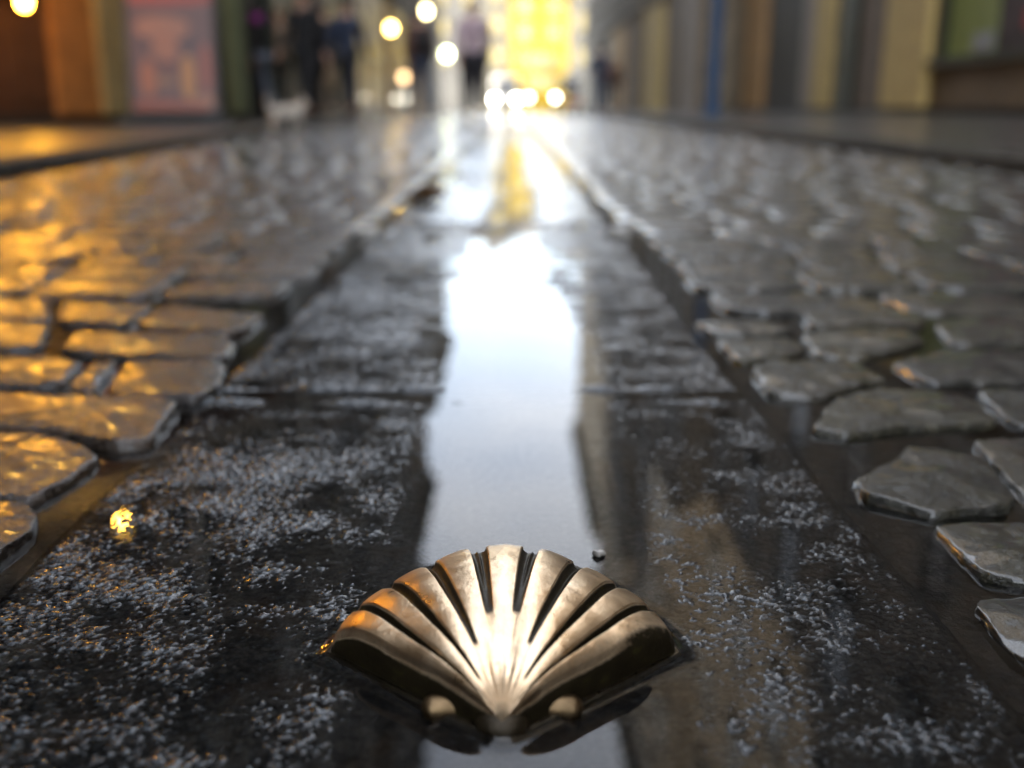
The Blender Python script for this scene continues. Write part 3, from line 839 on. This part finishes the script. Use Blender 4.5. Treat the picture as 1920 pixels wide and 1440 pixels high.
def wall_pt(s, outw):
    L_ = lnL; ux, uy = (SB[0]-SA[0])/L_, (SB[1]-SA[1])/L_
    nx, ny = (uy, -ux)
    return SA[0]+ux*s+nx*outw, SA[1]+uy*s+ny*outw
for i, (s_, z_) in enumerate(((kfac(-90), 1.75), (kfac(40), 2.05), (kfac(-50), 2.5), (kfac(75), 2.75))):
    X_, Y_ = wall_pt(s_, .45)
    hanging_lamp(0, 0, Y_, ['warm lamp above the lowest one, out of the top of the picture', 'third warm lamp over the brown riser', 'fourth warm lamp, high before the shop window', 'topmost warm lamp before the stone pier'][i], x=X_, z=z_, r=.05, top=3.3)
# high lantern on a bracket
def lantern(X_, Y_, z_, label, ax=-1):
    root = empty('wall_lantern', (X_, Y_, z_)); tag(root, label, 'lantern')
    m = MB(); m.ell((0, 0, -.02), (.055, .055, .075), 14, 10); m.obj('lamp_glass', emit('lit_lantern_glass', (1.0, .52, .06), 40), root)
    m = MB(); m.cyl((0, 0, .06), (0, 0, .22), .13, .02, 12)
    m.cyl((0, 0, .22), (0, 0, .33), .012, .012, 8); m.obj('cap', BLACK, root)
    m = MB(); m.cyl((0, 0, .335), (ax*.55, 0, .36), .018, .018, 8); m.obj('bracket', BLACK, root)
X_, Y_ = wall_pt(kfac(60), .6)
lantern(X_, Y_, 3.95, 'high wall lantern over the lamp-lit shop')
pl = bpy.data.lights.new('shop_glow', 'AREA'); pl.energy = .7; pl.color = (1, .5, .12); pl.size = 1.4; pl.size_y = .3; pl.shape = 'RECTANGLE'
po = bpy.data.objects.new('shop_glow', pl); COL.objects.link(po)
X_, Y_ = wall_pt(kfac(60), .32); po.location = (X_, Y_, 3.2); po.rotation_euler = (0, 0, math.atan2(SB[1]-SA[1], SB[0]-SA[0]))

# poster board leaning in front of the door
t = NT('printed_poster'); p = t.n('ShaderNodeTexCoord').outputs['Generated']
sp = t.n('ShaderNodeSeparateXYZ'); t.l(p, sp.inputs[0])
def blob(cx_, cz_, rx_, rz_):
    a_ = t.math('POWER', t.math('ABSOLUTE', t.math('DIVIDE', t.math('SUBTRACT', sp.outputs[0], cx_), rx_)), 2.4)
    b_ = t.math('POWER', t.math('ABSOLUTE', t.math('DIVIDE', t.math('SUBTRACT', sp.outputs[2], cz_), rz_)), 2.4)
    return t.ramp(t.math('ADD', a_, b_), [(.75, 1), (1.0, 0)])
c = t.mix(t.ramp(t.noise(p, 7, 3), [(.35, 0), (.65, .5)]), (.20, .11, .12), (.30, .18, .17))
for (cx_, cz_, rx_, rz_, col_) in ((.42, .60, .26, .16, (.55, .30, .20)), (.40, .70, .34, .10, (.58, .34, .24)), (.18, .56, .10, .05, (.12, .07, .10)), (.66, .56, .10, .05, (.10, .06, .09)),
        (.44, .52, .09, .16, (.60, .32, .20)), (.44, .37, .11, .045, (.22, .07, .05)), (.20, .27, .10, .16, (.62, .26, .10)), (.68, .28, .09, .20, (.80, .48, .10)), (.90, .36, .07, .22, (.55, .14, .05)), (.86, .08, .14, .06, (.62, .36, .20)), (.40, .25, .12, .04, (.45, .30, .16)), (.36, .03, .6, .055, (.50, .12, .02)), (.5, .97, .7, .085, (.62, .10, .03))):
    c = t.mix(blob(cx_, cz_, rx_, rz_), c, col_)
t.color(t.mix(1.0, c, (.34, .25, .20), 'MULTIPLY')); t.set(Roughness=.35); POSTER = t.m
PD_ = 9.75
xa = PX(254, PD_, .2); xb = PX(416, PD_, .2)
board = empty('poster_board', ((xa+xb)/2, PD_, KH), R(8)); tag(board, 'poster sandwich board with orange bands standing by the green door', 'sandwich board')
wd = xb-xa; bh = 1.24
for sg in (-1, 1):
    tl = Matrix.Rotation(R(9)*-sg, 4, 'X'); tl.translation = (0, -sg*-.0 + (-.20 if sg > 0 else .20), 0)
    def leanbox(x0, x1, y0, y1, z0, z1, m_): 
        m_.box(x0, x1, y0, y1, z0, z1, tl); return m_
    fr = MB(); leanbox(-wd/2, -wd/2+.035, -.014, .014, .0, bh, fr); leanbox(wd/2-.035, wd/2, -.014, .014, 0, bh, fr)
    leanbox(-wd/2+.036, wd/2-.036, -.013, .013, bh-.035, bh, fr); leanbox(-wd/2+.036, wd/2-.036, -.013, .013, .10, .135, fr)
    fr.obj('frame', BLACK, board)
    ps = MB(); leanbox(-wd/2+.037, wd/2-.037, -.006 if sg > 0 else -.004, .004 if sg > 0 else .006, .137, bh-.037, ps); ps.obj('poster', POSTER, board)
BASEB = plain('board_foot', (.02, .025, .03), .5)
m = MB(); m.box(-wd/2-.12, wd/2+.05, -.16, .14, .0, .055); m.obj('foot', BASEB, board)

# ---- right ground floor: strips seen at photo columns
RX = 5.5
def dR(px, X=RX): return (X*F/(px-960)-.045)/CT
YSTONE = plain('golden_sandstone', (.46, .335, .12), .6, 0, .2, 5, .003); BST = plain('brown_grey_stone', (.14, .105, .075), .65, 0, .2, 5, .003)
LGREY = plain('light_grey_stone', (.24, .205, .175), .6, 0, .2, 5, .003); AMBER = plain('amber_timber', (.30, .17, .06), .5, 0, .25, 5); BLK = BLACK
PANEL = plain('tan_stone_panel', (.12, .08, .04), .6, 0, .25, 4, .003)
rb_ = [o for o in bpy.data.objects if o.get('label') == 'stone building with pilasters and green shop window'][0]
rb2 = [o for o in bpy.data.objects if o.get('label') == 'brown stone building behind the blue pole'][0]
rb3 = [o for o in bpy.data.objects if o.get('label') == 'sandstone building with sunlit upper storeys near the street end'][0]
def rstrip(name, px0, px1, mat, proud, z0=.10, z1=3.3, X=RX, root=rb_):
    d1 = dR(px0, X); d0 = dR(px1, X)
    m = MB(); rx0, ry0 = root.location.x, root.location.y
    m.box(X-proud-rx0, X-.0015-rx0, d0+.01-ry0, d1-ry0, z0, z1); return m.obj(name, mat, root)
rstrip('plinth', 1240+90, 2600, BLACK, .06, .03, .21)
rstrip('pilaster', 1672, 1752, YSTONE, .22, .215)
rstrip('wall_panel', 1606, 1668, BST, .06, .212)
rstrip('green_pilaster', 1570, 1602, DKGRN, .12, .212)
rstrip('pilaster', 1532, 1567, YSTONE, .16, .212)
rstrip('grey_pier', 1502, 1529, LGREY, .08, .212)
rstrip('doorway', 1436, 1499, BLK, .03, .212)
rstrip('amber_jamb', 1398, 1432, AMBER, .10, .212)
# second and third buildings
rstrip('pale_pier', 1284, 1303, LGREY, .12, .06, 3.3, 4.75, rb2)
rstrip('brown_pier', 1250, 1281, BST, .08, .06, 3.3, 4.75, rb2)
rstrip('pilaster', 1212, 1245, YSTONE, .2, .06, 3.3, 4.75, rb2)
rstrip('brown_pier', 1176, 1192, BST, .08, .06, 3.3, 4.45, rb3)
rstrip('amber_pier', 1150, 1170, AMBER, .1, .06, 3.3, 4.45, rb3)
# shop window, sill and frame
GREENW = plain('yellow_green_display', (.20, .24, .075), .5, 0, .2, 2); PURP = plain('dark_plum_display', (.035, .018, .022), .5, 0, .5, 2)
FRM = plain('black_window_frame', (.012, .014, .010), .4)
rstrip('sill_wall', 1756, 2600, PANEL, .12, .212, .70)
rstrip('sill', 1754, 2600, FRM, .20, .703, .80)
rstrip('window_frame', 1754, 1764, FRM, .12, .803, 3.1)
rstrip('display', 1765, 1855, GREENW, .03, .803, 3.1)
rstrip('display', 1856, 2600, PURP, .03, .803, 3.1)
m = MB(); 
RED = plain('red_display', (.35, .02, .03), .5); WHT = plain('white_display', (.25, .26, .27), .5)
rstrip('red_display_sign', 1905, 1960, RED, .05, 1.02, 1.22)
rstrip('pale_display_card', 1815, 1850, WHT, .05, .85, 1.05)
rstrip('glazing', 1765, 2600, GLASS, .034, 3.102, 3.2)
# far left ground floor: dark doorways and small shops behind the walkers
lb = [o for o in bpy.data.objects if o.get('label') == 'dark stone building behind the walkers in black'][0]
lb2 = [o for o in bpy.data.objects if o.get('label') == 'tallest dark building past the dark-coated walkers'][0]
lb3 = [o for o in bpy.data.objects if o.get('label') == 'building with warm light in its wall colour before the open end of the street'][0]
def lstrip(name, d0, d1, mat, proud, z0, z1, root, X):
    m = MB(); m.box(X+.0015-root.location.x, X+proud-root.location.x, d0-root.location.y, d1-root.location.y, z0, z1); return m.obj(name, mat, root)
for d0, d1, mt, pr in ((13.3, 15.6, BLACK, .05), (15.7, 16.2, DKGRN, .2), (16.3, 19.5, BLACK, .05), (19.6, 20.1, BST, .18), (20.2, 24.4, BLACK, .05), (24.5, 25.9, BROWN, .12)):
    lstrip('doorway' if mt is BLACK else 'pier', d0, d1, mt, pr, .04, 3.2, lb, -3.75)
for d0, d1, mt, pr in ((26.3, 28.5, BROWN, .1), (28.6, 31, BROWN, .05), (31.1, 32, AMBER, .14), (32.1, 35.8, BROWN, .06)):
    lstrip('pier', d0, d1, mt, pr, .04, 3.2, lb2, -3.75)
for d0, d1, mt, pr in ((36.5, 39, BROWN, .1), (39.1, 43, BROWN, .05), (43.1, 45.8, AMBER, .14)):
    lstrip('pier', d0, d1, mt, pr, .04, 3.2, lb3, -4.15)
# small lamps of the far shops
BULB2 = emit('far_warm_bulb', (1.0, .62, .14), 6); BULB3 = emit('far_pale_bulb', (.90, 1.0, .55), 3.5); BULB4 = emit('far_dim_bulb', (1, .60, .28), .8)
BULB5 = emit('far_cream_bulb', (1.0, .82, .38), 5)
hanging_lamp(733, 53, 24, 'warm yellow lamp of a far shop left of the white-topped walker', r=.085, mat=BULB2)
hanging_lamp(799, 21, 26, 'cream lamp above the backpack walker', r=.085, mat=BULB5, top=3)
hanging_lamp(838, 101, 28, 'greenish white lamp at the shoulder of the pink-topped walker', r=.105, mat=BULB3)
hanging_lamp(757, 145, 27, 'dim peach lamp low before a far doorway', r=.10, mat=BULB4)
hanging_lamp(772, 191, 25, 'dim lamp close to the ground by the backpack walker', r=.08, mat=BULB4)

# blue pole on the right pavement
BLUE = plain('blue_paint', (.003, .055, .15), .35, 0, .15, 5, coat=.3)
Yp = 17.5; Xp = PX(1337, Yp, .5)
pole = empty('blue_pole', (Xp, Yp, lev_r(Xp))); tag(pole, 'tall blue pole on the pavement before the brown building', 'pole')
m = MB(); m.cyl((0, 0, .30), (0, 0, 4.6), .115, .10, 20); m.obj('shaft', BLUE, pole, 40)
m = MB(); m.cyl((0, 0, 0), (0, 0, .06), .17, .16, 20); m.cyl((0, 0, .062), (0, 0, .30), .13, .105, 20); m.obj('base', BLUE, pole, 40)
m = MB(); m.ell((0, 0, 4.62), (.11, .11, .11), 16, 8); m.obj('finial', BLUE, pole, 40)

# ------------------------------------------------------------------ vehicles at the plaza
YPAINT = plain('bus_yellow', (.46, .29, .004), .3, 0, .08, 1, coat=.4); WPAINT = plain('white_car_paint', (.80, .78, .74), .3, 0, .05, 1, coat=.4)
TYRE = plain('tyre_rubber', (.02, .02, .02), .8); RIM = plain('wheel_rim', (.4, .4, .4), .35, .9)
HEAD = emit('headlight', (1.0, .93, .75), 11); HEADY = emit('bus_lamp', (1.0, .95, .8), 4)
def rbox(x0, x1, y0, y1, z0, z1, bev, name, mat, parent, seg=3, taper=None):
    me = bpy.data.meshes.new(name); bm = bmesh.new(); bmesh.ops.create_cube(bm, size=1)
    for v in bm.verts:
        v.co = Vector((x0+(x1-x0)*(v.co.x+.5), y0+(y1-y0)*(v.co.y+.5), z0+(z1-z0)*(v.co.z+.5)))
        if taper and v.co.z > (z0+z1)/2:
            v.co.x = (x0+x1)/2+(v.co.x-(x0+x1)/2)*taper[0]; v.co.y = (y0+y1)/2+(v.co.y-(y0+y1)/2)*taper[1]
    bmesh.ops.bevel(bm, geom=bm.edges[:], offset=bev, segments=seg, affect='EDGES', profile=.5)
    bm.to_mesh(me); bm.free(); return link(name, me, mat, parent, auto=35)
def wheel(parent, x, y_, r, wd):
    m = MB(); m.cyl((x-wd/2, y_, r), (x+wd/2, y_, r), r, r, 20); w_ = m.obj('wheel', TYRE, parent, 40)
    m = MB(); m.cyl((x-wd/2-.004, y_, r), (x+wd/2+.004, y_, r), r*.6, r*.6, 16); m.obj('rim', RIM, w_, 40)
BGLASS = plain('glare_toned_bus_glass', (.40, .34, .16), .08, 0, .05, 1, spec=.9)  # pale colour stands in for bright reflections in the windscreens
bus = empty('bus', (PX(1016, 72), 72, -.01)); tag(bus, 'tall yellow bus standing at the end of the street', 'bus')
rbox(-1.27, 1.27, 0, 10.5, .35, 4.25, .18, 'body', YPAINT, bus)
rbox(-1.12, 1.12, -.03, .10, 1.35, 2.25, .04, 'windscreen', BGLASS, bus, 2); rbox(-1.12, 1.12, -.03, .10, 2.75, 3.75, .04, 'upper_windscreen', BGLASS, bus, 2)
rbox(-.85, .85, -.04, .05, 2.36, 2.64, .02, 'destination_board', AMBER, bus, 1)
rbox(-1.24, 1.24, -.10, .2, .32, .62, .05, 'bumper', FRM, bus, 2)
for sx in (-1, 1):
    m = MB(); m.ell((sx*.92, -.04, .88), (.15, .05, .12), 14, 8); m.obj('headlight', HEADY, bus)
    m = MB(); m.box(sx*1.36-.07, sx*1.36+.07, -.25, -.12, 1.5, 2.0); m.cyl((sx*1.2, .02, 2.05), (sx*1.36, -.18, 2.0), .02, .02, 6); m.obj('mirror', FRM, bus)
    for yy in (1.6, 7.8): wheel(bus, sx*1.1, yy, .48, .28)
    for k in range(4):
        rbox(sx*1.275-.012, sx*1.275+.012, 1.3+k*2.2, 3.2+k*2.2, 1.4, 2.25, .01, 'side_window', GLASS, bus, 1); rbox(sx*1.275-.012, sx*1.275+.012, 1.3+k*2.2, 3.2+k*2.2, 2.85, 3.65, .01, 'side_window', GLASS, bus, 1)
van = empty('van', (PX(948, 68.2), 68.2, -.01)); tag(van, 'white van with headlights on, standing before the yellow bus', 'van')
rbox(-.95, .95, .9, 4.7, .3, 2.2, .16, 'body', WPAINT, van, 3, (.9, .98))
rbox(-.93, .93, -.05, 1.3, .3, 1.12, .14, 'bonnet', WPAINT, van, 3)
rbox(-.78, .78, .86, .98, 1.2, 1.95, .03, 'windscreen', GLASS, van, 2); rbox(-.92, .92, -.12, .06, .26, .5, .04, 'bumper', FRM, van, 2)
rbox(-.5, .5, -.07, .02, .62, .82, .02, 'grille', FRM, van, 1)
for sx in (-1, 1):
    m = MB(); m.ell((sx*.72, -.05, .74), (.17, .06, .13), 14, 8); m.obj('headlight', HEAD, van)
    for yy in (.8, 3.9): wheel(van, sx*.85, yy, .34, .22)
    m = MB(); m.box(sx*1.04-.09, sx*1.04+.09, .95, 1.05, 1.2, 1.45); m.cyl((sx*.86, 1.1, 1.3), (sx*1.0, 1.0, 1.32), .02, .02, 6); m.obj('mirror', FRM, van)

# ------------------------------------------------------------------ people
SKIN = plain('skin', (.45, .26, .18), .5, 0, .08, 4); DKHAIR = plain('dark_brown_hair', (.025, .014, .008), .5, 0, .3, 20); BRHAIR = plain('ginger_brown_hair', (.16, .07, .02), .5, 0, .3, 20)
EYE = plain('eye', (.05, .03, .02), .2)
def skin_mesh(name, V, E, Rr, mat, parent, root=0, sub=1):
    me = bpy.data.meshes.new(name); me.from_pydata([tuple(v) for v in V], E, []); me.materials.append(mat)
    o = bpy.data.objects.new(name, me); COL.objects.link(o); o.parent = parent
    m = o.modifiers.new('skin', 'SKIN'); m.use_smooth_shade = True
    for i, r in enumerate(Rr):
        sv = me.skin_vertices[0].data[i]; sv.radius = r if hasattr(r, '__len__') else (r, r); sv.use_root = (i == root)
    s = o.modifiers.new('sub', 'SUBSURF'); s.levels = sub; s.render_levels = sub
    return o
def person(label, X_, Y_, z0, face, height, coat, trousers, hair, longcoat=False, stride=.28, arm=.25, longhair=False, bag=None, backpack=None, scarf=None, group='people walking in the street', push=False, wide=1.0):
    k = height/1.75
    root = empty('person', (X_, Y_, z0), face); root.scale = (k, k, k); tag(root, label, 'person', group)
    sL, sR = stride, -stride*.8
    def leg(sx, st):
        # hip, knee, ankle, heel-toe; local +Y is forward
        hip = (sx*.095, 0, .92); fwd = st*.55
        knee = (sx*.10, st*.45+.03, .50); ank = (sx*.10, st, .09 if st > 0 else .14)
        toe = (sx*.115, st+.17, .035 if st > 0 else .04)
        return hip, knee, ank, toe
    lg = [leg(-1, sL), leg(1, sR)]
    def armp(sx, sw):
        sh = (sx*.185, -.01, 1.42)
        if push: return sh, (sx*.235, .10, 1.16), (sx*.20, .36, 1.06)
        return sh, (sx*.235, sw*.35-.02, 1.13), (sx*.245, sw*.8+.06, .89)
    ar = [armp(-1, -arm), armp(1, arm)]
    # body
    V = [(0, 0, .95), (0, .0, 1.12), (0, -.005, 1.33), (0, -.01, 1.44), (0, .0, 1.52), (0, .012, 1.60), (0, .015, 1.69)]
    E = [(0, 1), (1, 2), (2, 3), (3, 4), (4, 5), (5, 6)]; Rr = [(.14, .10), (.13, .095), (.15, .10), (.10, .075), (.052, .052), (.072, .088), (.06, .075)]
    for (hip, kn, an, to) in lg:
        b = len(V); V += [hip, kn, an, to]; E += [(0, b), (b, b+1), (b+1, b+2), (b+2, b+3)]; Rr += [.085, .055, .040, .032]
    for (sh, el, wr) in ar:
        sx = 1 if sh[0] > 0 else -1
        b = len(V); w_ = Vector(wr); dirv = (w_-Vector(el)).normalized(); palm = w_+dirv*.075
        V += [sh, el, wr, tuple(palm)]; E += [(3, b), (b, b+1), (b+1, b+2), (b+2, b+3)]; Rr += [.052, .040, .026, (.030, .020)]
        side = Vector((0, 1, 0)); side = (side-dirv*side.dot(dirv)).normalized()
        for j, (o_, ln_) in enumerate(((-.027, .058), (-.009, .072), (.009, .078), (.027, .070))):
            q_ = palm+side*o_; c = len(V); m1 = q_+dirv*ln_*.55+Vector((-sx*.006, 0, 0)); m2 = m1+dirv*ln_*.45+Vector((-sx*.018, 0, 0))
            V += [tuple(m1), tuple(m2)]; E += [(b+3, c), (c, c+1)]; Rr += [.0088, .0072]
        c = len(V); th = w_+dirv*.03+side*.038; V += [tuple(th), tuple(th+dirv*.035+side*.012)]; E += [(b+2, c), (c, c+1)]; Rr += [.011, .009]
    skin_mesh('body', V, E, Rr, SKIN, root)
    # trousers
    V = [(0, 0, .96)]; E = []; Rr = [(.155, .115)]
    for (hip, kn, an, to) in lg:
        b = len(V); V += [hip, kn, (an[0], an[1]-.005, an[2]+.02)]; E += [(0, b), (b, b+1), (b+1, b+2)]; Rr += [.098*wide, .072*wide, .058*wide]
    skin_mesh('trousers', V, E, Rr, trousers, root)
    # shoes
    for (hip, kn, an, to) in lg:
        m = MB(); c = (Vector(an)+Vector(to))/2; m.ell((c.x, c.y-.0, max(.042, c.z-.02)), (.048, .135, .045), 12, 8); o = m.obj('shoe', BLACK, root); o.data.shade_smooth()
    # coat
    V = [(0, 0, 1.10), (0, 0, .80 if longcoat else .93), (0, -.005, 1.28), (0, -.01, 1.41), (0, -.005, 1.475)]
    if longcoat: V[1] = (0, .0, .62)
    E = [(0, 1), (0, 2), (2, 3), (3, 4)]; Rr = [(.165, .13), (.21, .17) if longcoat else (.175, .135), (.178, .13), (.135, .10), (.068, .068)]
    for (sh, el, wr) in ar:
        b = len(V); w_ = Vector(wr)-(Vector(wr)-Vector(el)).normalized()*.015
        V += [sh, el, tuple(w_)]; E += [(3, b), (b, b+1), (b+1, b+2)]; Rr += [.074, .060, .046]
    skin_mesh('jacket', V, E, Rr, coat, root)
    # hair and face
    m = MB(); m.ell((0, -.012, 1.675), (.083, .100, .092), 16, 10)
    if longhair: m.ell((0, -.062, 1.56), (.078, .05, .15), 14, 10)
    o = m.obj('hair', hair, root); o.data.shade_smooth()
    m = MB(); m.ell((0, .108, 1.615), (.013, .020, .024), 8, 6); m.obj('nose', SKIN, root)
    for sx in (-1, 1):
        m = MB(); m.ell((sx*.031, .098, 1.640), (.013, .008, .008), 8, 6); m.obj('eye', EYE, root)
        m = MB(); m.ell((sx*.078, .01, 1.62), (.010, .020, .032), 8, 6); m.obj('ear', SKIN, root)
    m = MB(); m.ell((0, .098, 1.567), (.024, .008, .007), 8, 6); m.obj('mouth', plain('lips', (.3, .10, .09), .5), root)
    if scarf:
        m = MB(); n1, n2 = 20, 8; V = []; Fc = []
        for i in range(n1):
            a = 2*math.pi*i/n1
            for j in range(n2):
                b = 2*math.pi*j/n2; r_ = .095+.055*math.cos(b); V.append((r_*math.cos(a), r_*math.sin(a)*.95, 1.49+(.07)*math.sin(b)+.01*math.sin(3*a)))
        for i in range(n1):
            for j in range(n2): Fc.append((i*n2+j, ((i+1) % n1)*n2+j, ((i+1) % n1)*n2+(j+1) % n2, i*n2+(j+1) % n2))
        m.add(V, Fc); m.box(.02, .12, .12, .15, 1.08, 1.47); o = m.obj('scarf', scarf, root); o.data.shade_smooth()
    def loose(name, cat_, lab, mm, mat):
        o = mm.obj(name, mat); o.location = (X_, Y_, z0); o.rotation_euler = (0, 0, face); o.scale = (k, k, k); tag(o, lab, cat_); o.data.shade_smooth(); return o
    if bag:
        m = MB(); sx = bag[2]; wr = Vector(ar[0][2] if sx < 0 else ar[1][2]); m.ell((wr.x, wr.y+.02, wr.z-.32), (.07, .17, .20), 14, 10)
        m.cyl((wr.x, wr.y-.07, wr.z-.16), (wr.x, wr.y, wr.z-.07), .008, .008, 6); m.cyl((wr.x, wr.y+.10, wr.z-.16), (wr.x, wr.y+.02, wr.z-.07), .008, .008, 6)
        loose('bag', 'bag', bag[1], m, bag[0])
    if backpack:
        m = MB(); m.ell((0, -.215, 1.22), (.15, .095, .23), 16, 12); m.ell((0, -.29, 1.14), (.10, .05, .10), 12, 8)
        for sx in (-1, 1): m.cyl((sx*.10, -.15, 1.40), (sx*.11, .09, 1.43), .015, .015, 6); m.cyl((sx*.11, .09, 1.43), (sx*.12, .12, 1.2), .014, .014, 6)
        loose('backpack', 'backpack', backpack[1], m, backpack[0])
    return root
def cl(n_, c): return plain(n_, c, .8, 0, .2, 9, .002)
C_BLACK = cl('black_coat_cloth', (.012, .012, .014)); C_JEANS = cl('blue_jeans', (.045, .065, .11)); C_NAVY = cl('navy_cloth', (.020, .030, .060)); C_PALE = cl('pale_pink_cloth', (.45, .36, .42))
C_BROWN = cl('maroon_brown_cloth', (.09, .045, .035)); C_TEAL = cl('dark_teal_cloth', (.016, .028, .026)); C_MAG = cl('magenta_scarf', (.30, .02, .26)); C_WBAG = cl('white_bag_cloth', (.50, .50, .48)); C_DJ = cl('dark_trousers', (.018, .020, .028)); C_TAN = cl('tan_cloth', (.22, .15, .09)); C_GJ = cl('grey_blue_jeans', (.10, .115, .15))
def onroad(px, py, h=0.0): return gnd(px, py, h)
def W(label, px, py, *a, h0=.008, **kw):
    x_, y_ = gnd(px, py, h0); return person(label, x_, y_, h0, *a, **kw)
W('walker with magenta scarf and grey-blue jeans carrying a white bag', 487, 223, R(60), 1.62, C_BLACK, C_GJ, DKHAIR, h0=KH, scarf=C_MAG, bag=(C_WBAG, 'white cloth bag carried by the walker with the magenta scarf', 1), longhair=True)
W('walker in tan coat just behind the white bag', 532, 222, R(170), 1.58, C_TAN, C_BLACK, BRHAIR, h0=KH, longcoat=True)
W('tall walker in a long black coat nearest the white dog', 578, 222.5, R(160), 1.86, C_BLACK, C_BLACK, DKHAIR, longcoat=True, h0=KH)
W('walker in black between the long black coat and the navy jacket', 612, 220.5, R(15), 1.80, C_BLACK, C_DJ, DKHAIR, longcoat=True, h0=KH)
W('walker in navy jacket and dark trousers with pale shoulder bag', 656, 221,  R(-10), 1.83, C_NAVY, C_DJ, DKHAIR, bag=(C_TAN, 'tan bag hanging from the hand of the walker in navy', -1), h0=KH)
W('walker in maroon jacket and jeans wearing a black backpack', 790, 225, R(20), 1.74, C_BROWN, C_JEANS, DKHAIR, wide=1.15, backpack=(C_BLACK, 'black backpack worn by the walker in maroon'))
W('walker in pale pink top and dark trousers in mid street', 889, 227, R(8), 1.76, C_PALE, C_DJ, BRHAIR, stride=.10, wide=1.4)
W('walker in dark jacket pushing the white-hooded pram', 1122, 217, R(160), 1.68, C_NAVY, C_JEANS, DKHAIR, push=True)
W('walker in maroon beside the one pushing the pram', 1148, 214, R(175), 1.66, C_BROWN, C_DJ, BRHAIR)
W('walker in dark teal coat by the dark doorway past the golden pilaster', 1482, 212, R(90), 1.78, C_TEAL, C_BLACK, DKHAIR, h0=.09, longcoat=True)

# pram
gx, gy = gnd(1070, 217); pr = empty('pram', (gx, gy, .008), R(200)); tag(pr, 'pram with white hood and red basket pushed along the street', 'pram')
m = MB(); m.ell((0, 0, .80), (.27, .32, .24), 18, 12)
bm = bmesh.new(); me = m.mesh('hood'); bm.from_mesh(me); bmesh.ops.delete(bm, geom=[v for v in bm.verts if v.co.z < .70], context='VERTS'); bm.to_mesh(me); bm.free()
o = link('hood', me, C_WBAG, pr, smooth=True); o.modifiers.new('t', 'SOLIDIFY').thickness = .01
m = MB(); m.ell((0, .02, .62), (.24, .38, .13), 18, 10); o = m.obj('carrycot', cl('grey_cot_cloth', (.30, .30, .33)), pr); o.data.shade_smooth()
rbox(-.2, .2, -.3, .3, .26, .42, .04, 'basket', cl('red_cloth', (.35, .03, .03)), pr)
m = MB()
for sx in (-1, 1):
    m.cyl((sx*.24, -.3, .12), (sx*.23, .30, .62), .012, .012, 8); m.cyl((sx*.24, .3, .12), (sx*.23, -.50, 1.02), .012, .012, 8)
m.cyl((-.23, -.50, 1.02), (.23, -.50, 1.02), .016, .016, 8); m.obj('frame', BLACK, pr)
for sx in (-1, 1):
    for yy in (-.3, .3):
        m = MB(); m.cyl((sx*.27-.018, yy, .12), (sx*.27+.018, yy, .12), .12, .12, 20); m.obj('wheel', TYRE, pr, 40)

# small white dog on the pavement edge
gx, gy = gnd(538, 246, .005); FUR = plain('white_fur', (.50, .46, .40), .9, 0, .25, 30, .006)
dog = empty('dog', (gx, gy, .008), R(-62)); dog.scale = (.8, .8, .8); tag(dog, 'small white dog walking beside the kerb by the dark-coated walkers', 'dog')
V = [(0, 0, .21), (0, -.13, .205), (0, .12, .20), (0, .17, .25), (0, .215, .295), (0, .27, .28)]; E = [(0, 1), (0, 2), (2, 3), (3, 4), (4, 5)]; Rr = [(.062, .066), (.055, .062), (.060, .072), .045, .048, .020]
for sx in (-1, 1):
    b = len(V); V += [(sx*.040, .125, .14), (sx*.042, .115+.03*sx, .075), (sx*.042, .13+.05*sx, .018), (sx*.042, .155+.05*sx, .014)]; E += [(2, b), (b, b+1), (b+1, b+2), (b+2, b+3)]; Rr += [.026, .017, .014, .014]
    b = len(V); V += [(sx*.040, -.115, .145), (sx*.042, -.175+.02*sx, .085), (sx*.042, -.15-.03*sx, .018), (sx*.042, -.125-.03*sx, .014)]; E += [(1, b), (b, b+1), (b+1, b+2), (b+2, b+3)]; Rr += [.034, .016, .014, .014]
b = len(V); V += [(0, -.20, .27), (0, -.21, .34), (0, -.17, .37)]; E += [(1, b), (b, b+1), (b+1, b+2)]; Rr += [.018, .020, .012]
skin_mesh('body', V, E, Rr, FUR, dog, sub=2)
for sx in (-1, 1):
    m = MB(); m.ell((sx*.035, .195, .335), (.013, .018, .032), 8, 6); o = m.obj('ear', FUR, dog); o.data.shade_smooth()
    m = MB(); m.ell((sx*.018, .252, .305), (.006, .006, .006), 8, 6); m.obj('eye', EYE, dog)
m = MB(); m.ell((0, .292, .284), (.009, .008, .008), 8, 6); m.obj('nose', EYE, dog)
